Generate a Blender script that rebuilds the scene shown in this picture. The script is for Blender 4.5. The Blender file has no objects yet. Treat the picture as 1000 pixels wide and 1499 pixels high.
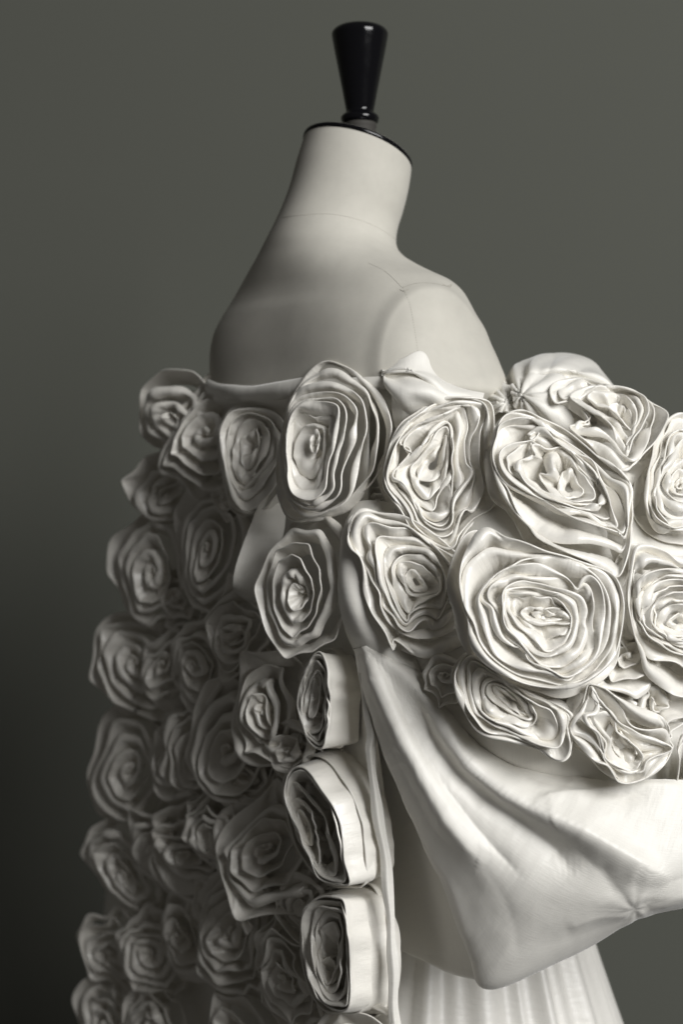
import bpy, math
import numpy as np
from mathutils import Vector

# ------------------------------------------------------------------ camera, light, exposure
S = bpy.context.scene
COL = S.collection
W0, H0 = 1000.0, 1499.0
D = 2.0                      # camera to the dress form's axis
KPX = 0.00078 / D            # tangent of one photo pixel
ZC = 1.25                    # camera height

cam_d = bpy.data.cameras.new('camera')
cam = bpy.data.objects.new('camera', cam_d); COL.objects.link(cam)
cam.location = (0, -D, ZC); cam.rotation_euler = (math.radians(90), 0, 0)
cam_d.sensor_fit = 'VERTICAL'; cam_d.sensor_height = 36.0
cam_d.lens = 36.0 / (H0 * KPX)
cam_d.clip_start = 0.05; cam_d.clip_end = 50
cam_d.dof.use_dof = True; cam_d.dof.focus_distance = 1.74; cam_d.dof.aperture_fstop = 3.4
S.camera = cam

world = bpy.data.worlds.new("World"); S.world = world; world.use_nodes = True
bgn = world.node_tree.nodes['Background']
bgn.inputs[0].default_value = (1.0, 0.96, 0.90, 1); bgn.inputs[1].default_value = 0.047

def area(name, loc, aim, sx, sy, power, col):
    l = bpy.data.lights.new(name, 'AREA'); l.shape = 'RECTANGLE'; l.size = sx; l.size_y = sy
    l.energy = power; l.color = col
    o = bpy.data.objects.new(name, l); COL.objects.link(o); o.location = loc
    o.rotation_euler = (Vector(aim) - Vector(loc)).to_track_quat('-Z', 'Y').to_euler()
    return o
area('window_light', (2.75, -3.75, ZC + 1.75), (0.05, 0.0, ZC + 0.0), 2.6, 2.6, 290, (1.0, 0.997, 0.99))

S.view_settings.view_transform = 'Standard'; S.view_settings.look = 'None'
S.view_settings.exposure = 0.0; S.view_settings.gamma = 1.0
S.render.engine = 'CYCLES'
S.cycles.use_denoising = True
S.cycles.max_bounces = 8; S.cycles.diffuse_bounces = 6
S.cycles.sample_clamp_indirect = 6.0

rng = np.random.default_rng(7)

# ------------------------------------------------------------------ helpers: photo geometry to world
CAM = np.array([0, -D, ZC])
def ray(px, py):
    px = np.asarray(px, float); py = np.asarray(py, float)
    return np.stack([(px - 500) * KPX, np.ones_like(px), (749.5 - py) * KPX], -1)
def at(px, py, y):
    """world point seen at photo pixel px,py at depth y"""
    return CAM + ray(px, py) * (np.asarray(y, float) + D)[..., None]

def crspline(P, n, closed):
    """Catmull-Rom through P, resampled evenly by arc length"""
    P = np.asarray(P, float); m = len(P)
    if closed: idx = lambda i: P[np.mod(i, m)]
    else: idx = lambda i: P[np.clip(i, 0, m - 1)]
    segs = m if closed else m - 1
    t = np.linspace(0, segs, segs * 24, endpoint=not closed)
    i = np.minimum(np.floor(t).astype(int), segs - 1); f = (t - i)[:, None]
    p0, p1, p2, p3 = idx(i - 1), idx(i), idx(i + 1), idx(i + 2)
    Q = 0.5 * (2 * p1 + (p2 - p0) * f + (2 * p0 - 5 * p1 + 4 * p2 - p3) * f**2 + (3 * p1 - p0 - 3 * p2 + p3) * f**3)
    if closed: Q = np.vstack([Q, Q[:1]])
    d = np.r_[0, np.cumsum(np.linalg.norm(np.diff(Q, axis=0), axis=1))]
    s = np.linspace(0, d[-1], n, endpoint=not closed)
    return np.stack([np.interp(s, d, Q[:, k]) for k in range(Q.shape[1])], 1)

def cgrid(G, nu, nv):
    """bicubic Catmull-Rom surface through a control grid G[rows][cols][3]"""
    def up(A, n):
        A = np.asarray(A, float); m = A.shape[0]
        t = np.linspace(0, m - 1, n); i = np.minimum(t.astype(int), m - 2)
        f = (t - i).reshape((-1,) + (1,) * (A.ndim - 1))
        g = lambda k: A[np.clip(k, 0, m - 1)]
        p0, p1, p2, p3 = g(i - 1), g(i), g(i + 1), g(i + 2)
        return 0.5 * (2 * p1 + (p2 - p0) * f + (2 * p0 - 5 * p1 + 4 * p2 - p3) * f**2 + (3 * p1 - p0 - 3 * p2 + p3) * f**3)
    return np.swapaxes(up(np.swapaxes(up(G, nu), 0, 1), nv), 0, 1)

def noise1(u, freqs, seed, closed=True):
    r = np.random.default_rng(seed); o = 0
    for k in freqs: o = o + r.normal() * np.sin(2 * np.pi * (k * u + r.random())) / len(freqs)**.5
    return o
def ridge2(a, b, scale, seed, n=7):
    r = np.random.default_rng(seed); o = 0
    for _ in range(n):
        th = r.random() * 2 * np.pi; k = scale * (0.5 + r.random())
        o = o + 0.637 - np.abs(np.sin(k * (np.cos(th) * a + np.sin(th) * b) + r.random() * 6.28 + 0.8 * np.sin(k * .37 * (np.sin(th) * a - np.cos(th) * b))))
    return o / n**.5
def noise2(a, b, scale, seed, n=10):
    r = np.random.default_rng(seed); o = 0
    for _ in range(n):
        th = r.random() * 2 * np.pi; k = scale * (0.5 + r.random())
        o = o + np.sin(k * (np.cos(th) * a + np.sin(th) * b) + r.random() * 6.28)
    return o / n**.5

# ------------------------------------------------------------------ mesh building
def new_mesh(name, V, F, uv=None, mat=None, smooth=True):
    me = bpy.data.meshes.new(name)
    V = np.asarray(V, np.float32); F = np.asarray(F, np.int32)
    nf, k = F.shape
    me.vertices.add(len(V)); me.vertices.foreach_set('co', V.ravel())
    me.loops.add(nf * k); me.loops.foreach_set('vertex_index', F.ravel())
    me.polygons.add(nf); me.polygons.foreach_set('loop_start', np.arange(nf, dtype=np.int32) * k)
    me.polygons.foreach_set('loop_total', np.full(nf, k, np.int32))
    me.polygons.foreach_set('use_smooth', np.full(nf, smooth))
    if uv is not None:
        l = me.uv_layers.new(name='UVMap')
        l.data.foreach_set('uv', np.asarray(uv, np.float32)[F.ravel()].ravel())
    me.update(calc_edges=True); me.validate()
    if mat: me.materials.append(mat)
    return me

def obj(name, V, F, mat, parent=None, uv=None, label=None, smooth=True, origin=None):
    V = np.asarray(V, float)
    o0 = V.mean(0) if origin is None else np.asarray(origin, float)
    me = new_mesh(name, V - o0, F, uv, mat, smooth)
    o = bpy.data.objects.new(name, me); COL.objects.link(o)
    base = np.zeros(3)
    if parent is not None:
        o.parent = parent; base = np.array(parent['_w'])
    o.location = Vector(o0 - base); o['_w'] = [float(x) for x in o0]
    if label: o['label'] = label
    return o

def thing(name, loc, label, cat):
    o = bpy.data.objects.new(name, None); COL.objects.link(o)
    o.location = loc; o['_w'] = [float(x) for x in loc]; o['label'] = label; o['category'] = cat
    o.empty_display_size = 0.05
    return o

def grid_faces(n, m, wrap_n=False, wrap_m=False, off=0):
    i = np.arange(n if wrap_n else n - 1); j = np.arange(m if wrap_m else m - 1)
    I, J = np.meshgrid(i, j, indexing='ij'); I2 = (I + 1) % n; J2 = (J + 1) % m
    return (np.stack([I * m + J, I2 * m + J, I2 * m + J2, I * m + J2], -1).reshape(-1, 4)) + off

def sheet_normals(P, wrap):
    if wrap: du = np.roll(P, -1, 0) - np.roll(P, 1, 0)
    else: du = np.gradient(P, axis=0)
    dv = np.gradient(P, axis=1)
    n = np.cross(du, dv); return n / np.maximum(np.linalg.norm(n, axis=-1, keepdims=True), 1e-9)

def uv_of(P):
    du = np.r_[0, np.cumsum(np.linalg.norm(np.diff(P.mean(1), axis=0), axis=1))]
    dv = np.r_[0, np.cumsum(np.linalg.norm(np.diff(P.mean(0), axis=0), axis=1))]
    A, B = np.meshgrid(du, dv, indexing='ij'); return np.stack([A, B], -1)

def folded(P, wrap, t=0.0016, bulge=0.0017, cap=5, seed=0):
    """a doubled strip of cloth: sheet P[n][m] (last column is the fold) given thickness and a rounded fold"""
    n, m = P.shape[:2]
    N = sheet_normals(P, wrap)
    v = np.linspace(0, 1, m)
    half = (t / 2 + (bulge - t / 2) * np.clip((v - 0.72) / 0.28, 0, 1)**1.5)[None, :, None]
    A = P + N * half; B = P - N * half
    out = (P[:, -1] - P[:, -2]); out /= np.maximum(np.linalg.norm(out, axis=-1, keepdims=True), 1e-9)
    Nr = N[:, -1]
    a = np.linspace(0, np.pi, cap + 2)[1:-1]
    C = P[:, -1][:, None] + bulge * (np.cos(a)[None, :, None] * Nr[:, None] + np.sin(a)[None, :, None] * out[:, None])
    Q = np.concatenate([A, C, B[:, ::-1]], 1)
    uv = uv_of(P); L = uv[0, -1, 1]
    uA = uv; uC = np.stack([np.repeat(uv[:, -1:, 0], cap, 1), np.full((n, cap), L)], -1)
    uB = uv[:, ::-1].copy(); uB[..., 1] += 3.1
    UV = np.concatenate([uA, uC, uB], 1) + np.random.default_rng(seed).random(2) * 5
    M = Q.shape[1]
    return Q.reshape(-1, 3), grid_faces(n, M, wrap), UV.reshape(-1, 2)

def thick(P, t, wrap=False):
    """closed slab from a sheet"""
    n, m = P.shape[:2]; N = sheet_normals(P, wrap)
    A = P + N * t / 2; B = P - N * t / 2
    Q = np.concatenate([A, B[:, ::-1]], 1)
    uv = uv_of(P); uB = uv[:, ::-1].copy(); uB[..., 1] += 2.3
    UV = np.concatenate([uv, uB], 1)
    F = grid_faces(n, 2 * m, wrap, True)
    if not wrap:
        e = []
        for r in (0, (n - 1) * 2 * m):
            for j in range(m - 1): e.append([r + j, r + j + 1, r + 2 * m - 2 - j, r + 2 * m - 1 - j])
        F = np.vstack([F, e])
    return Q.reshape(-1, 3), F, UV.reshape(-1, 2)

def tube(path, r, seg=8, closed=False):
    P = np.asarray(path, float); n = len(P)
    T = np.gradient(P, axis=0); T /= np.linalg.norm(T, axis=1, keepdims=True)
    up = np.array([0.3, 0.5, 0.8]); A = np.cross(T, up); A /= np.linalg.norm(A, axis=1, keepdims=True); B = np.cross(T, A)
    r = np.broadcast_to(np.asarray(r, float), (n,))
    a = np.linspace(0, 2 * np.pi, seg, endpoint=False)
    Q = P[:, None] + r[:, None, None] * (np.cos(a)[None, :, None] * A[:, None] + np.sin(a)[None, :, None] * B[:, None])
    return Q.reshape(-1, 3), grid_faces(n, seg, closed, True)

def lathe(prof, seg, centre):
    pr = np.asarray(prof, float); a = np.linspace(0, 2 * np.pi, seg, endpoint=False)
    Q = np.stack([pr[:, 0][:, None] * np.cos(a), pr[:, 0][:, None] * np.sin(a), np.repeat(pr[:, 1][:, None], seg, 1)], -1)
    return (Q + centre).reshape(-1, 3), grid_faces(len(pr), seg, False, True)

# ------------------------------------------------------------------ materials
def mat_base(name, col, rough, spec=0.5):
    m = bpy.data.materials.new(name); m.use_nodes = True
    b = m.node_tree.nodes['Principled BSDF']
    b.inputs['Base Color'].default_value = (*col, 1); b.inputs['Roughness'].default_value = rough
    b.inputs['Specular IOR Level'].default_value = spec
    return m, m.node_tree, b

def N(nt, t, **kw):
    n = nt.nodes.new(t)
    for k, v in kw.items():
        if isinstance(k, str) and hasattr(n, k): setattr(n, k, v)
        else: n.inputs[k].default_value = v
    return n

def silk(name, col, rough=0.42, slub=0.08, weave=0.12, sheen=0.25, spec=0.8, thread=(50, 1000), pucker=0.0035):
    m, nt, b = mat_base(name, col, rough, spec)
    L = nt.links.new
    uv = N(nt, 'ShaderNodeUVMap')
    def stretched(sx, sy, scale, detail):
        mp = N(nt, 'ShaderNodeMapping'); mp.inputs['Scale'].default_value = (sx, sy, 1)
        L(uv.outputs[0], mp.inputs[0])
        t = N(nt, 'ShaderNodeTexNoise'); t.inputs['Scale'].default_value = scale; t.inputs['Detail'].default_value = detail
        L(mp.outputs[0], t.inputs['Vector']); return t
    s1 = stretched(thread[0], thread[1], 1.0, 2)          # slubs: long thin threads
    s2 = stretched(900, 900, 1.0, 1)         # weave grain
    s3 = stretched(115, 34, 1.0, 4)          # fine creases running across the strip
    bp1 = N(nt, 'ShaderNodeBump'); bp1.inputs['Strength'].default_value = slub; bp1.inputs['Distance'].default_value = 0.0012
    L(s1.outputs['Fac'], bp1.inputs['Height'])
    bp2 = N(nt, 'ShaderNodeBump'); bp2.inputs['Strength'].default_value = weave; bp2.inputs['Distance'].default_value = 0.0005
    L(s2.outputs['Fac'], bp2.inputs['Height']); L(bp1.outputs[0], bp2.inputs['Normal'])
    bp3 = N(nt, 'ShaderNodeBump'); bp3.inputs['Strength'].default_value = 0.30; bp3.inputs['Distance'].default_value = pucker
    L(s3.outputs['Fac'], bp3.inputs['Height']); L(bp2.outputs[0], bp3.inputs['Normal'])
    L(bp3.outputs[0], b.inputs['Normal'])
    # thread to thread colour variation
    rmp = N(nt, 'ShaderNodeMapRange'); rmp.inputs['To Min'].default_value = 0.93; rmp.inputs['To Max'].default_value = 1.05
    L(s1.outputs['Fac'], rmp.inputs['Value'])
    mul = N(nt, 'ShaderNodeMix', data_type='RGBA', blend_type='MULTIPLY'); mul.inputs[0].default_value = 1.0
    mul.inputs[6].default_value = (*col, 1); L(rmp.outputs[0], mul.inputs[7]); L(mul.outputs[2], b.inputs['Base Color'])
    rr = N(nt, 'ShaderNodeMapRange'); rr.inputs['To Min'].default_value = rough - 0.06; rr.inputs['To Max'].default_value = rough + 0.08
    L(s3.outputs['Fac'], rr.inputs['Value']); L(rr.outputs[0], b.inputs['Roughness'])
    b.inputs['Sheen Weight'].default_value = sheen; b.inputs['Sheen Roughness'].default_value = 0.4
    return m
SILK = silk('ivory_silk', (0.83, 0.805, 0.745), rough=0.34)
SILK_PLAIN = silk('ivory_silk_drape', (0.81, 0.79, 0.735), rough=0.47, slub=0.14, weave=0.2, sheen=0.4, spec=0.5, thread=(60, 1100), pucker=0.0022)
LINING = silk('lining_silk', (0.62, 0.58, 0.50), rough=0.6, sheen=0.1)
SKIRT = silk('skirt_silk', (0.82, 0.80, 0.75), rough=0.42, slub=0.10)

def linen():
    m, nt, b = mat_base('linen_cover', (0.57, 0.55, 0.49), 0.85, 0.25)
    L = nt.links.new
    tc = N(nt, 'ShaderNodeTexCoord')
    w = N(nt, 'ShaderNodeTexNoise'); w.inputs['Scale'].default_value = 900; w.inputs['Detail'].default_value = 2
    L(tc.outputs['Object'], w.inputs['Vector'])
    st = N(nt, 'ShaderNodeTexNoise'); st.inputs['Scale'].default_value = 9; st.inputs['Detail'].default_value = 6; st.inputs['Roughness'].default_value = 0.65
    L(tc.outputs['Object'], st.inputs['Vector'])
    r = N(nt, 'ShaderNodeMapRange'); r.inputs['From Min'].default_value = 0.3; r.inputs['From Max'].default_value = 0.75
    r.inputs['To Min'].default_value = 1.05; r.inputs['To Max'].default_value = 0.80
    L(st.outputs['Fac'], r.inputs['Value'])
    mul = N(nt, 'ShaderNodeMix', data_type='RGBA', blend_type='MULTIPLY'); mul.inputs[0].default_value = 1
    mul.inputs[6].default_value = (0.57, 0.55, 0.49, 1); L(r.outputs[0], mul.inputs[7]); L(mul.outputs[2], b.inputs['Base Color'])
    bp = N(nt, 'ShaderNodeBump'); bp.inputs['Strength'].default_value = 0.25; bp.inputs['Distance'].default_value = 0.0006
    L(w.outputs['Fac'], bp.inputs['Height']); L(bp.outputs[0], b.inputs['Normal'])
    b.inputs['Sheen Weight'].default_value = 0.15
    return m
LINEN = linen()
THREAD, _, _ = mat_base('seam_thread', (0.40, 0.38, 0.33), 0.9, 0.2)
BLACK, ntb, bb = mat_base('black_lacquer', (0.004, 0.004, 0.005), 0.12, 0.4)
_t = N(ntb, 'ShaderNodeTexNoise'); _t.inputs['Scale'].default_value = 60; _t.inputs['Detail'].default_value = 4
_tc = N(ntb, 'ShaderNodeTexCoord'); ntb.links.new(_tc.outputs['Object'], _t.inputs['Vector'])
_r = N(ntb, 'ShaderNodeMapRange'); _r.inputs['To Min'].default_value = 0.05; _r.inputs['To Max'].default_value = 0.17
ntb.links.new(_t.outputs['Fac'], _r.inputs['Value']); ntb.links.new(_r.outputs[0], bb.inputs['Roughness'])
_b = N(ntb, 'ShaderNodeBump'); _b.inputs['Strength'].default_value = 0.12; _b.inputs['Distance'].default_value = 0.002
ntb.links.new(_t.outputs['Fac'], _b.inputs['Height']); ntb.links.new(_b.outputs[0], bb.inputs['Normal'])
DUST, _, _ = mat_base('dull_collar', (0.05, 0.047, 0.042), 0.7, 0.3)

def wall_mat():
    m, nt, b = mat_base('wall_paint', (0.098, 0.101, 0.086), 0.9, 0.2)
    L = nt.links.new; tc = N(nt, 'ShaderNodeTexCoord')
    a = N(nt, 'ShaderNodeTexNoise'); a.inputs['Scale'].default_value = 1.6; a.inputs['Detail'].default_value = 5
    L(tc.outputs['Object'], a.inputs['Vector'])
    r = N(nt, 'ShaderNodeMapRange'); r.inputs['To Min'].default_value = 0.95; r.inputs['To Max'].default_value = 1.05
    L(a.outputs['Fac'], r.inputs['Value'])
    mul = N(nt, 'ShaderNodeMix', data_type='RGBA', blend_type='MULTIPLY'); mul.inputs[0].default_value = 1
    mul.inputs[6].default_value = (0.098, 0.101, 0.086, 1); L(r.outputs[0], mul.inputs[7]); L(mul.outputs[2], b.inputs['Base Color'])
    w = N(nt, 'ShaderNodeTexNoise'); w.inputs['Scale'].default_value = 160; w.inputs['Detail'].default_value = 3
    L(tc.outputs['Object'], w.inputs['Vector'])
    bp = N(nt, 'ShaderNodeBump'); bp.inputs['Strength'].default_value = 0.06; bp.inputs['Distance'].default_value = 0.003
    L(w.outputs['Fac'], bp.inputs['Height']); L(bp.outputs[0], b.inputs['Normal'])
    return m

# ------------------------------------------------------------------ the wall behind
WALL_Y = 0.88
P = np.array([[(-3.5, WALL_Y, -0.2), (3.5, WALL_Y, -0.2)], [(-3.5, WALL_Y, 3.6), (3.5, WALL_Y, 3.6)]])
V, F, UV = thick(P, 0.1)
V[:, 1] += 0.06
o = obj('wall', V, F, wall_mat(), smooth=False); o['kind'] = 'structure'; o['label'] = 'plain grey green wall behind the dress form'

# ------------------------------------------------------------------ dress form
form = thing('dress_form', (0.0, 0.0, ZC - 0.6), 'linen covered dress form with black turned neck finial, shown from behind', 'dress form')
FA = math.radians(40)                                   # it faces right and away
fdir = np.array([math.cos(FA), math.sin(FA), 0]); rdir = np.array([math.sin(FA), -math.cos(FA), 0])
LEV = np.array([  # py, left px, right px, depth/width, superellipse, forward tilt
 (220, 446, 603, 1.00, 2.0, .36), (238, 441, 601, 1.0, 2.0, .36), (262, 433, 597, 1.0, 2.0, .33), (292, 424, 590, 1.0, 2.0, .28),
 (318, 413, 583, 1.0, 2.0, .22), (342, 400, 580, .96, 2.0, .17), (362, 387, 583, .88, 2.0, .12), (380, 374, 594, .76, 2.05, .08),
 (396, 361, 612, .66, 2.1, .05), (411, 349, 634, .59, 2.2, .02), (424, 339, 655, .55, 2.3, 0), (440, 328, 671, .53, 2.4, 0),
 (460, 315, 682, .53, 2.5, 0), (482, 305, 691, .54, 2.8, 0), (510, 300, 703, .56, 3.0, 0), (540, 300, 717, .58, 3.0, 0),
 (580, 305, 730, .60, 2.5, 0), (640, 318, 735, .64, 2.4, 0), (720, 335, 728, .68, 2.3, 0), (820, 355, 715, .72, 2.2, 0),
 (920, 372, 705, .74, 2.1, 0), (1020, 372, 712, .74, 2.1, 0), (1120, 355, 735, .74, 2.1, 0), (1240, 335, 760, .74, 2.1, 0)], float)
NS = 300
def form_rings(LV, nseg, grow=0.0):
    a = np.linspace(0, 2 * np.pi, nseg, endpoint=False); R = []
    for (py, l, r, q, e, k) in LV:
        c = np.cos(a); s = np.sin(a)
        w = np.sign(c) * np.abs(c)**(2 / e); d = q * np.sign(s) * np.abs(s)**(2 / e)
        P2 = w[:, None] * rdir + d[:, None] * fdir
        hx = (P2[:, 0].max() - P2[:, 0].min()) / 2
        sc = (r - l) / 2 * KPX * D / hx
        P2 = P2 * (sc + grow)
        cx = ((l + r) / 2 - 500) * KPX * D
        z = ZC + (749.5 - py) * KPX * D - k * (P2 @ fdir)
        P2 = P2 + np.array([cx, 0, 0]); P2[:, 2] = z
        R.append(P2)
    return np.array(R)
def interp_levels(LV, n):
    G = cgrid(LV[:, None, :].repeat(2, 1), n, 2)[:, 0]; return G
LF = interp_levels(LEV, 220)
RR = form_rings(LF, NS)
# the arm plate: a gentle raised cap on the near shoulder
def arm_bump(Rg):
    """the padded shoulder end stands proud of the back along a stitched edge"""
    q = Rg - CAM; ppx = 500 + q[..., 0] / q[..., 1] / KPX; ppy = 749.5 - q[..., 2] / q[..., 1] / KPX
    E = crspline([(690, 452), (664, 424), (632, 412), (592, 420), (562, 449), (545, 485), (538, 530), (538, 600)], 160, False)
    T = np.gradient(E, axis=0); T /= np.linalg.norm(T, axis=1, keepdims=True)
    flat = np.stack([ppx, ppy], -1).reshape(-1, 2); out = np.zeros(len(flat))
    for a0 in range(0, len(flat), 4000):
        d = flat[a0:a0 + 4000, None] - E[None]; k_ = (d**2).sum(-1).argmin(1)
        dv_ = np.take_along_axis(d, k_[:, None, None], 1)[:, 0]; out[a0:a0 + 4000] = T[k_, 0] * dv_[:, 1] - T[k_, 1] * dv_[:, 0]
    sd = -out.reshape(ppx.shape)                      # positive inside the plate
    w = 1 / (1 + np.exp(-(sd - 5) / 4.0)) + 0.35 * np.exp(-((sd - 9) / 7.0)**2)
    near = np.clip((Rg @ rdir - 0.03) / 0.03, 0, 1) * (ppy < 640) * (ppy > 395)
    return Rg + (w * near)[..., None] * rdir * 0.0065
RR = arm_bump(RR)
def tuck(Rg, LV):                                        # the waist, hidden in the clothes, is narrower and further back
    f = np.clip((LV[:, 0] - 585) / 90, 0, 1)[:, None, None]
    c = Rg.mean(1, keepdims=True)
    return c + (Rg - c) * (1 - 0.34 * f) + f * np.array([0.02, 0.05, 0])
RR = tuck(RR, LF)
top = RR[0]; cen = top.mean(0)
V = np.concatenate([RR.reshape(-1, 3), cen[None]]); F = grid_faces(220, NS, False, True)
torso = obj('torso', V[:-1], F, LINEN, form)
# linen roll under the plate
def on_form(lv_i, ang_i): return RR[lv_i, ang_i]
# black neck plate: tilted with the neck
nk = np.cross(RR[0, NS // 4] - cen, RR[0, 0] - cen); nk /= np.linalg.norm(nk); nk = nk if nk[2] > 0 else -nk
rim = RR[0] - cen
prof = [(0.90, -0.006), (1.010, -0.005), (1.018, -0.003), (1.016, -0.001), (0.99, 0.0005), (0.94, 0.002), (0.75, 0.0060), (0.55, 0.0105), (0.40, 0.0135), (0.30, 0.0155), (0.22, 0.0165), (0.001, 0.0165)]
Q = np.array([cen + rim * a + nk * h for a, h in prof])
obj('neck_plate', Q.reshape(-1, 3), grid_faces(len(prof), NS, False, True), BLACK, form)
# finial
pxm = KPX * D
fc = cen + nk * 0.0205; fx = (527 - 500) * pxm; fc = np.array([fc[0], fc[1], 0])
zz = lambda py: ZC + (749.5 - py) * pxm
fin = [(0.001, zz(36)), (14 * pxm, zz(36.5)), (28 * pxm, zz(38.5)), (36 * pxm, zz(42)), (40 * pxm, zz(46)), (41.5 * pxm, zz(50)), (41 * pxm, zz(55)), (38 * pxm, zz(72)),
       (34 * pxm, zz(92)), (29.5 * pxm, zz(115)), (25 * pxm, zz(138)), (22 * pxm, zz(154)), (20.5 * pxm, zz(162)), (21 * pxm, zz(165)), (25 * pxm, zz(168)),
       (27.5 * pxm, zz(171)), (28 * pxm, zz(174)), (27 * pxm, zz(177.5)), (24 * pxm, zz(180)), (0.001, zz(180))]
fin = crspline(fin, 90, False)
fcx = np.array([(527 - 500) * pxm, cen[1], 0])
V, F = lathe(fin, 72, fcx)
fo = obj('finial', V, F, BLACK, form)
V, F = lathe([(0.001, zz(178)), (22 * pxm, zz(178)), (24 * pxm, zz(181)), (24.5 * pxm, zz(186)), (22 * pxm, zz(190)), (26 * pxm, zz(196)), (0.001, zz(204))], 48, fcx)
obj('collar', V, F, DUST, fo)
# seams: thin stitched ridges lying on the linen
from mathutils.bvhtree import BVHTree
bvh = BVHTree.FromPolygons([tuple(v) for v in RR.reshape(-1, 3)], [tuple(int(i) for i in f) for f in grid_faces(220, NS, False, True)])
def project(px, py, lift=0.0001):
    d = Vector(ray(px, py)).normalized()
    h = bvh.ray_cast(Vector(CAM), d)
    if h[0] is None: return None
    n = h[1] if h[1].dot(d) < 0 else -h[1]
    return np.array(h[0] + n * lift)
def seam(name, pts, r, dashed=False, mat=THREAD):
    C = crspline(pts, 90, False); W = [project(a, b) for a, b in C]; W = np.array([w for w in W if w is not None])
    if dashed:
        Vs, Fs, off = [], [], 0
        for i in range(0, len(W) - 2, 3):
            v, f = tube(np.linspace(W[i], W[i + 1], 3), r, 5); Vs.append(v); Fs.append(f + off); off += len(v)
        V, F = np.vstack(Vs), np.vstack(Fs)
    else: V, F = tube(W, r, 6)
    return obj(name, V, F, mat, torso)
seam('neck_seam', [(413, 318), (440, 315), (480, 313), (520, 320), (555, 334), (581, 352)], 0.00028, mat=LINEN)
seam('shoulder_seam', [(540, 385), (565, 398), (588, 420)], 0.0003, mat=LINEN)
seam('arm_plate_seam', [(590, 421), (610, 415), (635, 415), (660, 421)], 0.00045, True)
seam('arm_plate_seam', [(590, 421), (600, 445), (606, 475), (610, 500), (614, 530)], 0.0003, True)

seam('loose_thread', [(648, 416), (655, 419), (661, 417), (659, 421)], 0.0004)
seam('loose_thread', [(586, 424), (592, 427), (598, 424)], 0.0004)

# ------------------------------------------------------------------ surfaces the roses sit on
def lerp_tab(v, tab): t = np.array(tab, float); return np.interp(v, t[:, 0], t[:, 1])
def panel_depth(px, py):
    xr = lerp_tab(py, [(500, 570), (760, 548), (1050, 556), (1150, 566), (1300, 580), (1500, 588)])
    xl = lerp_tab(py, [(540, 250), (700, 228), (850, 205), (1000, 190), (1150, 176), (1300, 168), (1500, 150)])
    t = (xr - px) / (xr - xl)
    y1 = lerp_tab(py, [(540, 0.14), (800, 0.28), (1500, 0.46)])
    return -0.18 + (y1 + 0.18) * np.sign(t) * np.abs(t)**1.12
def sleeve_depth(px, py):
    dx = (np.asarray(px, float) - 820) / 300; dy = (np.asarray(py, float) - 900) / 330
    return -0.27 + np.where(dx < 0, .12, .10) * dx**2 + np.where(dy < 0, .17, .03) * dy**2
def frame(px, py, depth, soften=1.0, normal=None, rise=0.0):
    f0 = frame0(px, py, depth, soften, normal)
    if not rise: return f0
    q = f0[0] + f0[1] * rise - CAM
    return frame0(px - (500 + q[0] / q[1] / KPX - px), py - (749.5 - q[2] / q[1] / KPX - py), depth, soften, normal)
def frame0(px, py, depth, soften=1.0, normal=None):
    c = at(px, py, depth(px, py)); e = 6.0
    if normal is None:
        a = at(px + e, py, depth(px + e, py)) - at(px - e, py, depth(px - e, py))
        b = at(px, py - e, depth(px, py - e)) - at(px, py + e, depth(px, py + e))
        n = np.cross(a, b); n /= np.linalg.norm(n)
        if n[1] > 0: n = -n
        n = n * soften + np.array([0, -1, 0]) * (1 - soften)
    else: n = np.array(normal, float)
    n /= np.linalg.norm(n)
    e2 = np.array([0, 0, 1.0]) - n * n[2]; e2 /= np.linalg.norm(e2)
    e1 = np.cross(e2, n)
    if e1[0] < 0: e1 = -e1
    return c, n, e1, e2

coat = thing('rose_coat', (0.05, 0.1, ZC - 0.6), 'ivory silk coat covered in coiled fabric roses with a draped puffed sleeve', 'coat')

def smooth_loop(P, keep, closed):
    n = len(P)
    if closed:
        f = np.fft.rfft(P, axis=0); f[keep + 1:] = 0; return np.fft.irfft(f, n, axis=0)
    k = max(3, n // (2 * keep)); w = np.hanning(2 * k + 1); w /= w.sum()
    Q = np.pad(P, ((k, k), (0, 0)), mode='edge')
    return np.stack([np.convolve(Q[:, i], w, mode='valid') for i in range(P.shape[1])], 1)

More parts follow.
